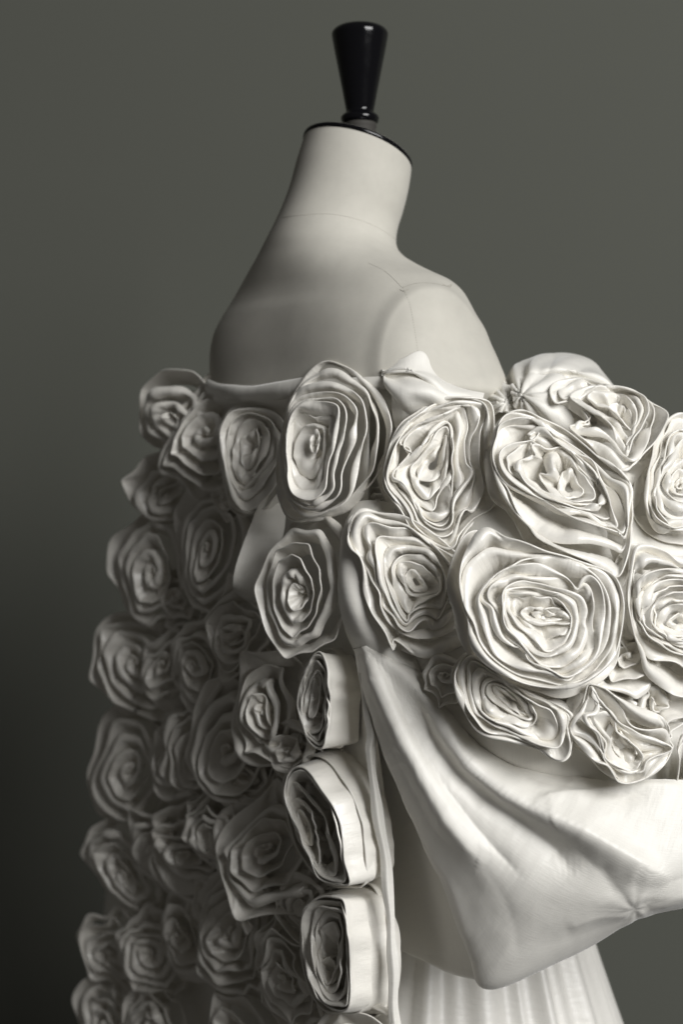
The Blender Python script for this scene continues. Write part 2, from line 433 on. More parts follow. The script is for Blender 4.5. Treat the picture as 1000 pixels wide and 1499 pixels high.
def petal_sheet(rim2, zr, base2, zb, fr, wrap, seed, m=10, pexp=1.05, zexp=1.15, lip=0.6, puck=1.0):
    """one wrap of folded strip in the rosette's own frame, sewn edge to fold"""
    c, n, e1, e2 = fr; k = len(rim2)
    v = np.linspace(0, 1, m); u = np.linspace(0, 1, k, endpoint=not wrap)
    A = base2[:, None] + (rim2 - base2)[:, None] * (v**pexp)[None, :, None]
    zr = np.broadcast_to(zr, (k,)); zb = np.broadcast_to(zb, (k,))
    z = zb[:, None] + (zr - zb)[:, None] * (1 - (1 - v)**zexp)[None]
    lp = lip * np.clip(0.35 + 1.0 * noise1(u, [1, 2, 3, 4], seed + 3), -0.15, 1.6)
    sm = np.clip((v - 0.42) / 0.58, 0, 1)**2.0
    z = z + (0.55 * lp * np.minimum(zr - zb, 0.03))[:, None] * np.sin(np.pi * v**1.6)[None] - (0.45 * lp * np.minimum(zr - zb, 0.03))[:, None] * sm[None]
    P = c + A[..., :1] * e1 + A[..., 1:] * e2 + z[..., None] * n
    Nn = sheet_normals(P, wrap)
    ln = np.linalg.norm(np.diff(rim2, axis=0), axis=1).sum()
    f0 = max(3, ln / 0.045)
    g = noise1(u, [max(1, round(f0 * q)) for q in (0.3, 0.5, 0.8, 1.0, 1.4)], seed)
    env = np.clip(0.5 + 0.8 * noise1(u, [1, 2, 3], seed + 2), 0.05, 1.8)
    P = P + Nn * (puck * 0.0016 * g * env)[:, None, None] * (np.sin(np.pi * (0.15 + 0.75 * v)))[None, :, None]
    return P

def relax(P, wrap, gather, base_gather, iters, pin, stiff=0.10):
    """let a gathered strip buckle: position based cloth on P[petal][along][across]"""
    K, n, m = P.shape[:3]
    T = P.copy(); v = np.linspace(0, 1, m)
    nx = (lambda A: np.roll(A, -1, 1)) if wrap else None
    def seg(A):
        d = (np.roll(A, -1, 1) - A) if wrap else np.diff(A, axis=1)
        return np.linalg.norm(d, axis=-1)
    s_all = seg(T)
    lb, lr = s_all[:, :, :1], s_all[:, :, -1:]
    w = (v**0.7)[None, None]
    ru = s_all * (base_gather * (1 - w) + gather * w)
    rv = np.linalg.norm(np.diff(T, axis=2), axis=-1)
    ru2 = (ru + np.roll(ru, -1, 1)) if wrap else (ru[:, :-1] + ru[:, 1:])
    rv2 = rv[:, :, :-1] + rv[:, :, 1:]
    def fix(A, ax, st, rest, k, push=False):
        if ax == 1 and wrap:
            B = np.roll(A, -st, 1); d = B - A
            l = np.linalg.norm(d, axis=-1); e = (l - rest)
            if push: e = np.minimum(e, 0)
            c = (k * 0.5 * e / np.maximum(l, 1e-7))[..., None] * d
            A += c; A -= np.roll(c, st, 1)
        else:
            sl0 = [slice(None)] * 4; sl1 = [slice(None)] * 4
            sl0[ax] = slice(0, -st); sl1[ax] = slice(st, None); sl0, sl1 = tuple(sl0), tuple(sl1)
            d = A[sl1] - A[sl0]; l = np.linalg.norm(d, axis=-1); e = l - rest
            if push: e = np.minimum(e, 0)
            c = (k * 0.5 * e / np.maximum(l, 1e-7))[..., None] * d
            A[sl0] += c; A[sl1] -= c
    # shear rest lengths
    rs = np.sqrt(0.25 * (ru[:, :, :-1] + ru[:, :, 1:])**2 + ((rv if wrap else rv[:, :-1]))**2)
    def shear(A, k):
        for flip in (0, 1):
            if wrap: B = np.roll(A, -1, 1)
            else: B = A[:, 1:]
            A0 = A if wrap else A[:, :-1]
            p, q = (A0[:, :, :-1], B[:, :, 1:]) if not flip else (A0[:, :, 1:], B[:, :, :-1])
            d = q - p; l = np.linalg.norm(d, axis=-1); c = (k * 0.5 * (l - rs) / np.maximum(l, 1e-7))[..., None] * d
            C = np.zeros_like(A); 
            a0 = slice(0, m - 1) if not flip else slice(1, m); b0 = slice(1, m) if not flip else slice(0, m - 1)
            if wrap:
                C[:, :, a0] += c; t = np.zeros_like(A); t[:, :, b0] = c; C -= np.roll(t, 1, 1)
            else:
                C[:, :-1, a0] += c; C[:, 1:, b0] -= c
            A += C
    def chord(st):
        B = np.roll(T, -st, 1) if wrap else T[:, st:]
        return np.linalg.norm(B - (T if wrap else T[:, :-st]), axis=-1)
    c4, c7 = chord(4) * 1.01, chord(7) * 1.01
    X = P.copy()
    for it in range(iters):
        fix(X, 1, 1, ru, 0.9); fix(X, 2, 1, rv, 0.8); shear(X, 0.25)
        fix(X, 1, 2, ru2 * 0.97, stiff, True); fix(X, 2, 2, rv2 * 0.98, 0.25, True)
        fix(X, 1, 4, c4, stiff * 1.6); fix(X, 1, 7, c7, stiff * 1.2)
        X[:, :, 0] = T[:, :, 0]
        X[:, :, -1] += (T[:, :, -1] - X[:, :, -1]) * pin
        X[:, :, 1:-1] += (T[:, :, 1:-1] - X[:, :, 1:-1]) * 0.01
    return X

def upsample(P, wrap, fu, fv):
    n, m = P.shape[:2]
    def cr(A, f, wr):
        k = A.shape[0]; t = np.arange(k * f if wr else (k - 1) * f + 1) / f
        i = np.minimum(t.astype(int), k - 1 if wr else k - 2); x = (t - i).reshape((-1,) + (1,) * (A.ndim - 1))
        g = (lambda q: A[np.mod(q, k)]) if wr else (lambda q: A[np.clip(q, 0, k - 1)])
        p0, p1, p2, p3 = g(i - 1), g(i), g(i + 1), g(i + 2)
        return 0.5 * (2 * p1 + (p2 - p0) * x + (2 * p0 - 5 * p1 + 4 * p2 - p3) * x**2 + (3 * p1 - p0 - 3 * p2 + p3) * x**3)
    if fu > 1: P = cr(P, fu, wrap)
    if fv > 1: P = np.swapaxes(cr(np.swapaxes(P, 0, 1), fv, False), 0, 1)
    return P

def petal_mesh(name, P, wrap, parent, seed, fu=2, fv=2, label=None, t=0.0008, bulge=0.0009):
    P = upsample(P, wrap, fu, fv)
    V, F, UV = folded(P, wrap, t, bulge, seed=seed, cap=4)
    return obj(name, V, F, SILK, parent, UV, label)

def local_of(px, py, fr, z):
    c, n, e1, e2 = fr
    r = ray(px, py); p0 = c + n * np.asarray(z)[..., None]
    t = ((p0 - CAM) * n).sum(-1) / (r * n).sum(-1)
    q = CAM + r * t[..., None] - c
    return np.stack([q @ e1, q @ e2], -1)

def traced_rose(rims, depth, h=0.035, soften=0.75, normal=None, inset=1.0, z_prof=None, seed=0, pexp=1.35, slope=1.25, wall=0.024, gather=1.01, base_gather=1.05, label=None, lift=0.0, dens=1.0, crease=0.0013, pin=None, jit=1.0, skirt=True, twin=0, extra=False):
    """rims: nested fold lines (outer first), photo pixels"""
    allp = np.array(rims[0], float); cx, cy = allp.mean(0) if pin is None else pin
    fr = frame(cx, cy, depth, soften, normal)
    if twin:
        out = []; zp = []
        K0 = len(rims)
        for i, rp in enumerate(rims):
            out.append(rp); zp.append(i)
            if i < twin and len(rp) > 9:
                q = crspline(rp, 64, True); nx = crspline(rims[i + 1], 64, True)
                dd = np.sqrt(((q[:, None] - nx[None]) ** 2).sum(-1)); tg = nx[dd.argmin(1)]; gap = dd.min(1)
                uq = np.linspace(0, 1, 64, endpoint=False)
                f = np.clip(5.5 + 3.5 * noise1(uq, [1, 2, 3, 5], seed * 77 + i), 1.5, 12) / np.maximum(gap, 1)
                q = smooth_loop(q + (tg - q) * np.clip(f, 0, 0.55)[:, None], 16, True)
                if gap.mean() > 11: out.append([tuple(p) for p in q]); zp.append(i + 0.5)
        if z_prof is not None: z_prof = [np.interp(a, range(K0), z_prof) - (0.04 if a % 1 else 0) for a in zp]
        rims = out
    if inset < 0.3:                                 # the strip is doubled: an inner lining just inside the top fold
        k0 = int(np.argmax(z_prof)); q = np.array(rims[k0], float); c0 = q.mean(0)
        ins = [tuple(c0 + (p - c0) * f) for p, f in zip(q, 0.93 + 0.02 * np.sin(np.arange(len(q)) * 2.1))]
        rims = list(rims); rims.insert(k0 + 1, ins); z_prof = list(z_prof); z_prof.insert(k0 + 1, 0.985)
    if extra:
        out = [rims[0]]; zp = [0.0]; K0 = len(rims)
        for i in range(K0 - 1):
            a_ = crspline(rims[i], 96, True); b_ = crspline(rims[i + 1], 96, True)
            dd = np.sqrt(((a_[:, None] - b_[None]) ** 2).sum(-1)); tg = b_[dd.argmin(1)]; gap = dd.min(1)
            if gap.mean() > 12 and i < K0 - 2:
                uq = np.linspace(0, 1, 96, endpoint=False)
                f = np.clip(0.42 + 0.30 * noise1(uq, [1, 2, 3, 4], seed * 91 + i), 0.12, 0.80)[:, None]
                q = a_ + (smooth_loop(tg, 14, True) - a_) * f
                q = smooth_loop(q, 14, True) + np.stack([noise1(uq, [6, 8, 11], seed * 19 + i), noise1(uq, [6, 8, 11], seed * 23 + i)], 1) * 1.3
                out.append([tuple(p) for p in q]); zp.append(i + 0.5)
            out.append(rims[i + 1]); zp.append(i + 1.0)
        rims = out; zrel = zp
        if z_prof is not None: z_prof = [np.interp(a, range(K0), z_prof) for a in zp]
    K = len(rims); R0 = None; root = None
    loops = []
    for i, rp in enumerate(rims):
        n = int(dens * 150)
        q = crspline(rp, n, True)
        cc = q.mean(0); a = np.arctan2(q[:, 1] - cc[1], q[:, 0] - cc[0])
        if np.sum(np.diff(np.unwrap(a))) < 0: q = q[::-1]; a = a[::-1]
        q = np.roll(q, -int(np.argmin(np.abs(a))), 0)
        uq = np.linspace(0, 1, n, endpoint=False)
        q = q + np.stack([noise1(uq, [5, 7, 9, 12], seed * 57 + i), noise1(uq, [5, 7, 9, 12], seed * 57 + i + 400)], 1) * 0.55 * jit * min(1, np.ptp(q[:, 1]) / 90)
        iz = i if not extra else zrel[i] * (K - 1) / max(zrel)
        zi = (z_prof[i] if z_prof is not None else (0.55 + 0.45 * math.sin(math.pi * min(1, 0.25 + 0.6 * iz / max(1, K - 1))))) * h + lift - (0.004 if extra and zrel[i] % 1 else 0)
        u = np.linspace(0, 1, n, endpoint=False)
        zz_ = zi + min(1, np.ptp(q[:, 1]) / 70) * (0.0042 if inset > .3 and normal is None or abs(fr[1][0]) < .3 else 0.0015) * noise1(u, [1, 2, 3, 4, 5], seed * 31 + i)
        loops.append((local_of(q[:, 0], q[:, 1], fr, zz_), zz_))
    if skirt:                                       # the loose outermost turn, spread on the cloth below
        L, zl = loops[0]; u = np.linspace(0, 1, len(L), endpoint=False)
        c0 = L.mean(0); g = 1.05 + 0.05 * noise1(u, [2, 3, 4], seed + 900) + 0.035 * noise1(u, [6, 7, 9], seed + 901)
        X = c0 + (smooth_loop(L, 6, True) - c0) * np.maximum(g, 1.02)[:, None]
        zx = np.clip(zl.mean() * 0.30 + 0.005 * noise1(u, [3, 5, 7, 8], seed + 902), 0.004, 0.05)
        B = c0 + (smooth_loop(L, 4, True) - c0) * 0.62
        skirt = (X, zx, B)
    sheets = []
    for i, (L, zl) in enumerate(loops):
        Ls = smooth_loop(L, 9, True)
        wallish = inset < 0.3 and i <= int(np.argmax(z_prof))
        if wallish:                             # rolled like a ribbon bolt: upright walls
            c0 = Ls.mean(0); uw = np.linspace(0, 1, len(Ls), endpoint=False)
            B = c0 + (Ls - c0) * (1 - inset * 0.3 + 0.035 * noise1(uw, [2, 3, 5, 7], seed * 3 + i))[:, None]; zb = zl - wall
            if i > 0:                               # slopes out under the fold of the turn outside it
                M = crspline(loops[i - 1][0], 200, True); dd = ((L[:, None] - M[None])**2).sum(-1)
                B = Ls + (smooth_loop(M[dd.argmin(1)], 8, True) - Ls) * 0.55; zb = np.minimum(zl - 0.016, loops[i - 1][1].mean() - 0.010)
            else: B = c0 + (B - c0) * 1.01; zb = zl - 0.013; px_, zx_ = 1.3, 1.1
        elif i + 1 < K:
            M = crspline(loops[i + 1][0], 200, True)
            dd = ((L[:, None] - M[None])**2).sum(-1); tg = smooth_loop(M[dd.argmin(1)], 9, True)
            B = Ls + (tg - Ls) * (1.0 if inset < .3 else inset); gap = np.linalg.norm(B - L, axis=1)
            w = np.hanning(15); w /= w.sum(); gap = np.convolve(np.r_[gap[-7:], gap, gap[:7]], w, 'valid')
            zb = zl.mean() - np.clip(slope * gap * np.clip(1 + 0.35 * noise1(np.linspace(0, 1, len(gap), endpoint=False), [1, 2, 3], seed * 13 + i), .5, 1.6), 0.010, 0.034); px_, zx_ = pexp, 1.15
        else:
            B = Ls.mean(0) + (Ls - Ls.mean(0)) * 0.35; zb = zl.mean() - min(0.024, 0.75 * np.linalg.norm(Ls - Ls.mean(0), axis=1).mean()); px_, zx_ = pexp, 1.15
        roll = inset < 0.3
        sheets.append(petal_sheet(L, zl, B, zb, fr, True, seed * 100 + i * 7, pexp=px_, zexp=zx_, lip=(0.16 if wallish else 0.2) if roll else 0.62, puck=(1.1 if wallish else 0.9) if roll else 1.0))
    if skirt: sheets.append(petal_sheet(skirt[0], skirt[1], skirt[2], -0.012, fr, True, seed * 100 + 91, puck=1.6))
    X = relax(np.array(sheets), True, 1.0 if roll else gather, 1.0 if roll else base_gather, 45, 0.35)
    for i in range(K):
        nm = 'rosette' if i == 0 else ('rosette_centre' if i == K - 1 else 'petal')
        o = petal_mesh(nm, X[i], True, coat if i == 0 else root, seed * 100 + i, label=label if i == 0 else None, bulge=0.0012 if roll else 0.0009)
        if i == 0: root = o
    if skirt: petal_mesh('outer_petal', X[K], True, root, seed * 100 + 91)
    return root

def spiral_rose(px, py, R_px, depth, seed, wraps=5.0, h=0.034, ruffle=0.08, aspect=1.0, squeeze=0.5, soften=0.85, normal=None, dens=100, label=None, roll=None, cup=0.5):
    """a strip coiled from the centre outwards, its fold ruffled"""
    r = np.random.default_rng(seed + 1000)
    if normal is None:
        nn = frame(px, py, depth, soften)[1]; normal = nn + np.array([r.normal() * .13, r.normal() * .08, r.normal() * .14])
    fr = frame(px, py, depth, soften, normal, h * 0.7)
    R = R_px * KPX * (depth(px, py) + D)
    n = int(wraps * dens); th = np.linspace(0, 2 * np.pi * wraps, n)
    tau = np.linspace(0, 1, n)
    rho = 0.05 + 0.95 * tau**0.85 + 0.012 * noise1(tau, [wraps * .5, wraps * .9, wraps * 1.4], seed)
    sq_a = r.random() * np.pi if roll is None else roll
    def shape(rho, th, amp):
        k1, k2, k3 = r.integers(3, 5), r.integers(5, 8), r.integers(8, 12)
        p = ph; dr = dt = 0
        for j, (k, a) in enumerate(((k1, .55), (k2, .75), (k3, .55))):
            w = k * th + p[j] + 2.3 * rho * (j + 1) * sg[j] + 0.6 * np.sin(th * 0.37 + p[j + 3])
            dr = dr + a * np.sin(w); dt = dt + a * np.cos(w)
        g = amp * (0.25 + 0.75 * rho)
        rr = rho * (1 + g * dr * 0.55 / 1.0); tt = th + g * dt * 0.42
        x = rr * np.cos(tt); y = rr * np.sin(tt)
        s = 1 - squeeze * (1 - np.clip(rho, 0, 1))**0.8
        ca, sa = math.cos(sq_a), math.sin(sq_a)
        xa = (x * ca + y * sa) * s; ya = (-x * sa + y * ca)
        x = xa * ca - ya * sa; y = xa * sa + ya * ca
        wx = wy = 0
        for kx, ky, px1, px2 in wv: wx = wx + np.sin(kx * x + ky * y + px1); wy = wy + np.sin(kx * y - ky * x + px2)
        g = 0.055 * np.clip(0.3 + rho, 0, 1)
        return np.stack([(x + g * wx) * R * aspect, (y + g * wy) * R], 1)
    wv = [(r.normal() * 3, r.normal() * 3, r.random() * 6.28, r.random() * 6.28) for _ in range(4)]
    ph = r.random(8) * 6.28; sg = r.choice([-1, 1], 4) * (0.4 + r.random(4))
    st = r.bit_generator.state
    rim = shape(rho, th, ruffle); r.bit_generator.state = st
    rp = np.interp(th - 2 * np.pi, th, rho, left=0.02); gapr = np.maximum(rho - rp, 0.02)
    base = shape(np.maximum(rho - 1.0 * gapr, 0.015), th, ruffle * 0.6)
    zr = h * (1 - cup * np.clip(tau, 0, 1)**2 - 0.15 * (1 - tau)**2) + h * 0.07 * noise1(tau, [wraps * 1.2, wraps * 2.1, wraps * 3.3], seed + 5)
    e = zr.copy(); kk = 26; e[-kk:] -= (np.linspace(0, 1, kk)**2) * (h * 0.6)      # the outer end of the strip is tucked down
    z0 = zr - np.clip(1.15 * gapr * R, 0.008, 0.030)
    P = petal_sheet(rim, e, base, z0, fr, False, seed * 100, m=8, puck=1.0)
    X = relax(P[None], False, 1.01, 1.05, 30, 0.35)[0]
    per = dens; root = None
    cuts = list(range(n - 1, 0, -per)) + [0]
    if len(cuts) > 2 and cuts[-2] < per * 0.4: cuts.pop(-2)
    K = len(cuts) - 1
    for i in range(K):
        b, a = cuts[i], cuts[i + 1]
        nm = 'rosette' if i == 0 else ('rosette_centre' if i == K - 1 else 'petal')
        o = petal_mesh(nm, X[max(0, a - 1):b + 1], False, coat if i == 0 else root, seed * 100 + i * 7, fu=1 if px < 330 else 2, fv=1 if px < 330 else 2, label=label if i == 0 else None)
        if i == 0: root = o
    return root

def Z(x0, y0, s, pts): return [(x0 + a / s, y0 + b / s) for a, b in pts]
zA = lambda p: Z(540, 500, 4.685, p)
zB = lambda p: Z(480, 720, 4.1667, p)
zC = lambda p: Z(660, 760, 3.7037, p)
zD = lambda p: Z(640, 940, 2.7778, p)
zE = lambda p: Z(700, 500, 3.3333, p)
zF = lambda p: Z(480, 500, 1.9231, p)
zG = lambda p: Z(200, 500, 2.5, p)
zH = lambda p: Z(380, 740, 3.9474, p)
zI = lambda p: Z(400, 1080, 3.5714, p)
zJ = lambda p: Z(100, 880, 2.0, p)

# ------------------------------------------------------------------ roses on the sleeve
traced_rose([zA(p) for p in (
 [(540,385),(440,410),(340,475),(235,555),(165,660),(125,790),(102,900),(115,1010),(160,1090),(225,1170),(275,1260),(325,1385),(430,1425),(575,1468),(612,1432),(645,1335),(720,1245),(820,1180),(872,1120),(858,1000),(845,820),(855,650),(860,520),(835,430),(770,390),(650,378)],
 [(740,420),(600,405),(480,440),(380,500),(270,590),(195,690),(150,800),(128,930),(155,1010),(210,1080),(280,1180),(310,1250),(370,1310),(470,1370),(545,1393),(595,1330),(635,1190),(670,1150),(712,1165),(765,1080),(795,1000),(770,890),(752,820),(770,620),(800,520),(795,450)],
 [(640,448),(540,485),(430,530),(330,575),(250,640),(215,700),(285,745),(215,850),(165,900),(162,945),(230,972),(292,1060),(330,1150),(400,1250),(500,1290),(570,1230),(590,1100),(640,1020),(715,900),(665,830),(660,700),(675,590),(665,490)],
 [(440,595),(515,548),(568,580),(577,700),(572,1000),(562,1130),(520,1205),(450,1222),(380,1190),(325,1110),(280,1040),(215,970),(185,920),(235,830),(330,740),(400,650)],
 [(520,590),(548,625),(550,800),(510,960),(440,1050),(390,1072),(340,1030),(300,950),(292,880),(330,820),(400,730),(455,640)],
 [(350,850),(400,800),(470,730),(525,640),(533,690),(515,850),(468,935),(400,958),(340,935)])],
 sleeve_depth, normal=(0.0, -0.98, 0.18), h=0.040, lift=0.012, twin=1, seed=1, extra=True, label='open rosette with a narrow pointed heart below the shoulder flap', inset=1.0)

traced_rose([zE(p) for p in (
 [(110,380),(200,330),(300,370),(440,440),(560,540),(700,640),(750,720),(757,830),(750,900),(745,980),(720,1080),(690,1140),(655,1130),(560,1070),(420,1020),(300,960),(250,900),(190,840),(110,720),(75,600),(75,480)],
 [(120,400),(240,365),(330,420),(450,500),(560,580),(650,660),(735,700),(742,800),(735,890),(715,960),(690,935),(600,905),(440,850),(330,780),(230,740),(140,690),(85,610),(72,540),(90,470)],
 [(310,410),(240,455),(300,430),(270,480),(160,500),(108,545),(120,620),(180,690),(280,750),(400,800),(540,840),(620,890),(680,900),(660,830),(640,760),(600,680),(540,600),(460,540),(380,480)],
 [(330,525),(262,490),(270,560),(185,590),(205,650),(290,735),(400,785),(530,820),(605,800),(610,720),(560,640),(480,560),(420,515)],
 [(400,520),(325,530),(345,640),(300,650),(340,715),(400,765),(480,780),(555,772),(568,735),(530,670),(480,610),(450,560)],
 [(460,610),(410,650),(395,720),(430,762),(490,755),(515,730),(490,690)])],
 sleeve_depth, h=0.040, seed=2, extra=True, label='broad slanting rosette with pleated folds on the shoulder', soften=0.6)

traced_rose([zE(p) for p in (
 [(380,300),(470,290),(545,385),(520,402),(450,415),(480,450),(560,500),(640,570),(715,625),(770,590),(870,480),(930,360),(850,300),(760,240),(640,210),(520,180),(400,190),(355,230)],
 [(450,270),(545,330),(640,400),(690,490),(730,550),(755,480),(800,420),(835,330),(815,275),(740,235),(640,220),(540,215)],
 [(540,285),(640,320),(700,380),(752,432),(782,350),(735,275),(650,240),(570,240)],
 [(640,320),(680,385),(745,425),(750,360),(710,305)])],
 sleeve_depth, h=0.045, seed=3, extra=True, label='rosette folded over the top of the shoulder', soften=0.8, normal=(0.05, -0.75, 0.66))

traced_rose([zE(p) for p in (
 [(1000,350),(930,380),(880,450),(850,560),(830,680),(820,770),(850,860),(910,890),(960,910),(1100,900),(1190,720),(1160,500),(1090,380)],
 [(1000,425),(930,475),(912,560),(880,640),(868,740),(880,830),(945,885),(1050,870),(1130,720),(1110,520)],
 [(1000,480),(955,540),(925,590),(890,670),(895,750),(960,810),(1050,800),(1100,670),(1070,540)],
 [(1000,560),(955,600),(920,660),(930,740),(980,780),(1050,760),(1075,660),(1045,590)],
 [(1000,620),(955,650),(945,710),(975,745),(1025,740),(1045,670)],
 [(1000,660),(970,690),(980,715),(1015,710),(1020,680)])],
 sleeve_depth, h=0.038, seed=4, extra=True, label='rosette cut by the right edge of the picture, upper one')

traced_rose([zB(p) for p in (
 [(215,520),(225,620),(270,740),(345,850),(385,930),(405,972),(402,908),(450,930),(520,985),(580,1010),(680,995),(780,955),(860,890),(880,700),(840,450),(700,300),(500,160),(330,130),(215,108),(150,160),(122,270),(145,345),(195,405)],
 [(480,200),(330,165),(225,125),(165,180),(140,275),(165,345),(205,405),(240,470),(270,545),(312,620),(325,700),(370,790),(430,845),(510,885),(600,893),(720,865),(800,810),(848,750),(850,600),(800,450),(740,380),(600,300)],
 [(500,235),(380,215),(270,190),(232,215),(228,280),(252,335),(240,400),(282,470),(300,560),(332,620),(335,690),(400,765),(440,825),(500,852),(555,795),(600,785),(640,838),(720,800),(760,740),(800,650),(770,500),(730,420),(640,320)],
 [(520,280),(400,278),(312,280),(290,340),(300,450),(320,560),(360,640),(400,720),(440,790),(480,812),(540,760),(600,748),(670,770),(715,700),(740,650),(775,682),(742,600),(745,500),(700,400),(620,330)],
 [(560,330),(440,318),(368,340),(345,400),(350,500),(380,600),(415,690),(468,780),(492,783),(505,745),(560,705),(640,700),(700,700),(718,600),(715,520),(650,390)],
 [(640,410),(540,385),(440,400),(397,460),(395,540),(420,620),(450,690),(500,735),(540,690),(620,655),(688,600),(685,510)],
 [(560,445),(470,425),(425,450),(430,510),(470,570),(500,625),(560,640),(640,630),(678,590),(665,540),(600,475)],
 [(510,475),(480,515),(500,580),(550,608),(605,595),(580,540),(545,490)])],
 sleeve_depth, normal=(-0.06, -0.99, 0.10), h=0.040, seed=5, label='ruffled rosette with many close wavy folds at the back of the sleeve', inset=1.0)

traced_rose([zC(p) for p in (
 [(190,42),(240,55),(300,95),(400,130),(520,175),(680,220),(800,260),(890,310),(925,380),(938,480),(925,620),(890,740),(820,830),(730,890),(620,915),(480,905),(340,865),(220,800),(130,710),(100,630),(98,560),(75,470),(48,370),(55,270),(85,180),(140,80)],
 [(440,215),(560,200),(680,235),(770,290),(835,370),(868,480),(862,600),(830,700),(770,770),(690,840),(630,875),(540,835),(440,822),(350,800),(250,740),(200,640),(165,540),(148,440),(180,370),(250,300),(330,250)],
 [(400,245),(500,250),(600,295),(650,335),(685,385),(715,325),(760,310),(815,370),(836,480),(828,600),(805,720),(745,800),(640,850),(560,828),(480,800),(420,760),(395,700),(345,690),(270,640),(225,560),(215,490),(165,430),(200,360),(300,275)],
 [(300,370),(380,338),(450,345),(560,370),(660,395),(718,430),(738,490),(733,560),(742,620),(722,710),(655,775),(570,800),(490,785),(420,720),(365,650),(300,580),(282,480)],
 [(310,385),(420,372),(540,390),(640,420),(685,460),(695,540),(683,640),(640,700),(560,738),(500,742),(440,715),(380,650),(318,590),(295,520),(290,440)],
 [(308,408),(350,400),(450,395),(560,420),(620,480),(655,540),(638,640),(600,685),(520,715),(475,680),(420,625),(355,560),(315,490)],
 [(395,490),(440,475),(500,490),(560,480),(620,500),(658,545),(640,566),(560,565),(480,572),(420,550),(382,515)],
 [(450,500),(500,487),(545,508),(605,540),(525,548),(465,532)])],
 sleeve_depth, h=0.042, lift=0.006, seed=6, extra=True, label='largest round rosette in the middle of the sleeve', normal=(0.08, -0.97, 0.16), inset=1.0)

traced_rose([zF(p) for p in (
 [(865,590),(900,572),(950,592),(1000,625),(1080,620),(1170,680),(1210,800),(1170,920),(1080,1000),(1000,1000),(960,985),(900,930),(880,860),(855,790),(850,700)],
 [(1000,645),(930,643),(885,665),(870,720),(880,790),(930,850),(1000,880),(1080,870),(1140,790),(1110,690)],
 [(1000,672),(930,680),(888,730),(895,795),(950,838),(1010,862),(1075,850),(1115,780),(1080,700)],
 [(1000,705),(940,720),(910,770),(930,815),(985,842),(1050,835),(1080,775),(1055,720)],
 [(1000,740),(950,755),(932,795),(965,825),(1020,825),(1048,780)],
 [(995,765),(960,790),(985,812),(1020,800)])],
 sleeve_depth, h=0.040, seed=7, extra=True, label='rosette cut by the right edge of the picture, lower one')

traced_rose([zD(p) for p in (
 [(140,50),(95,80),(72,140),(90,240),(140,330),(190,380),(300,405),(400,430),(460,470),(510,485),(545,450),(550,380),(540,330),(555,300),(500,260),(400,215),(300,160),(210,90)],
 [(165,83),(130,95),(122,150),(142,260),(200,320),(300,370),(400,410),(470,430),(510,405),(530,340),(520,290),(450,250),(380,215),(280,160)],
 [(185,110),(152,125),(145,170),(160,250),(200,305),(285,345),(370,380),(445,408),(485,390),(490,335),(460,280),(385,240),(270,165)],
 [(240,148),(190,165),(185,230),(200,295),(280,322),(350,345),(390,332),(402,290),(370,240),(300,180)],
 [(225,168),(203,190),(218,230),(300,290),(368,318),(388,300),(360,250),(290,192)],
 [(232,182),(245,220),(320,283),(374,306),(352,265),(285,203)])],
 sleeve_depth, h=0.036, twin=2, seed=8, label='slanting tight rosette with a flat rolled heart above the drape', soften=0.5, inset=1.0)

traced_rose([zD(p) for p in (
 [(620,170),(680,185),(740,230),(830,270),(910,300),(945,350),(945,400),(960,430),(930,490),(880,540),(800,575),(740,565),(715,530),(690,500),(640,480),(580,420),(545,360),(560,310),(590,260),(605,210)],
 [(640,185),(668,240),(720,300),(770,345),(830,375),(900,400),(952,425),(930,450),(860,480),(835,525),(770,532),(705,500),(680,440),(662,380),(620,340),(600,300),(645,288),(655,245),(630,210)],
 [(690,285),(640,302),(660,350),(700,400),(690,455),(735,500),(800,520),(838,470),(815,430),(780,400),(730,360),(722,300)],
 [(735,350),(712,395),(730,450),(780,490),(815,465),(800,425),(765,390)])],
 sleeve_depth, h=0.040, seed=9, extra=True, label='loose ruffled rosette at the lower right of the sleeve', inset=1.0)
spiral_rose(1035, 1105, 62, sleeve_depth, 21, 4, ruffle=0.12)
spiral_rose(1080, 985, 70, sleeve_depth, 22, 4, ruffle=0.12)

for i, (x, y, r) in enumerate([(918, 965, 58), (652, 992, 42), (958, 1030, 60), (560, 735, 40)]):
    spiral_rose(x, y, r, lambda a, b: sleeve_depth(a, b) + 0.006, 120 + i, 3.2, h=0.026, ruffle=.17, squeeze=.4, soften=.6)

# ------------------------------------------------------------------ roses on the back panel
PN = None
traced_rose([zG(p) for p in (
 [(690,75),(760,90),(820,130),(890,200),(930,290),(925,370),(900,450),(840,540),(740,610),(640,655),(570,660),(530,610),(515,530),(515,420),(540,280),(570,200),(620,120)],
 [(640,150),(720,150),(800,190),(835,240),(840,330),(812,420),(800,500),(780,560),(730,610),(620,640),(560,590),(530,510),(530,380),(550,260),(590,180)],
 [(700,185),(770,205),(803,260),(792,370),(755,470),(742,550),(660,615),(580,592),(543,500),(542,350),(562,240),(620,195)],
 [(690,205),(745,220),(768,265),(752,360),(722,460),(715,545),(645,598),(578,570),(548,480),(548,340),(575,235)],
 [(600,225),(712,227),(738,260),(725,360),(700,460),(690,540),(630,580),(570,550),(550,470),(552,320)],
 [(650,300),(690,330),(680,430),(640,500),(590,470),(580,390),(610,320)],
 [(655,322),(667,345),(660,400),(640,400),(632,360)])],
 panel_depth, h=0.05, lift=0.02, seed=11, skirt=False, extra=True, slope=0.55, normal=(-0.55, -0.80, 0.10), label='large rosette with square folds at the top edge of the back', inset=1.0, z_prof=(.35, .7, .85, .95, 1, .8, .9))
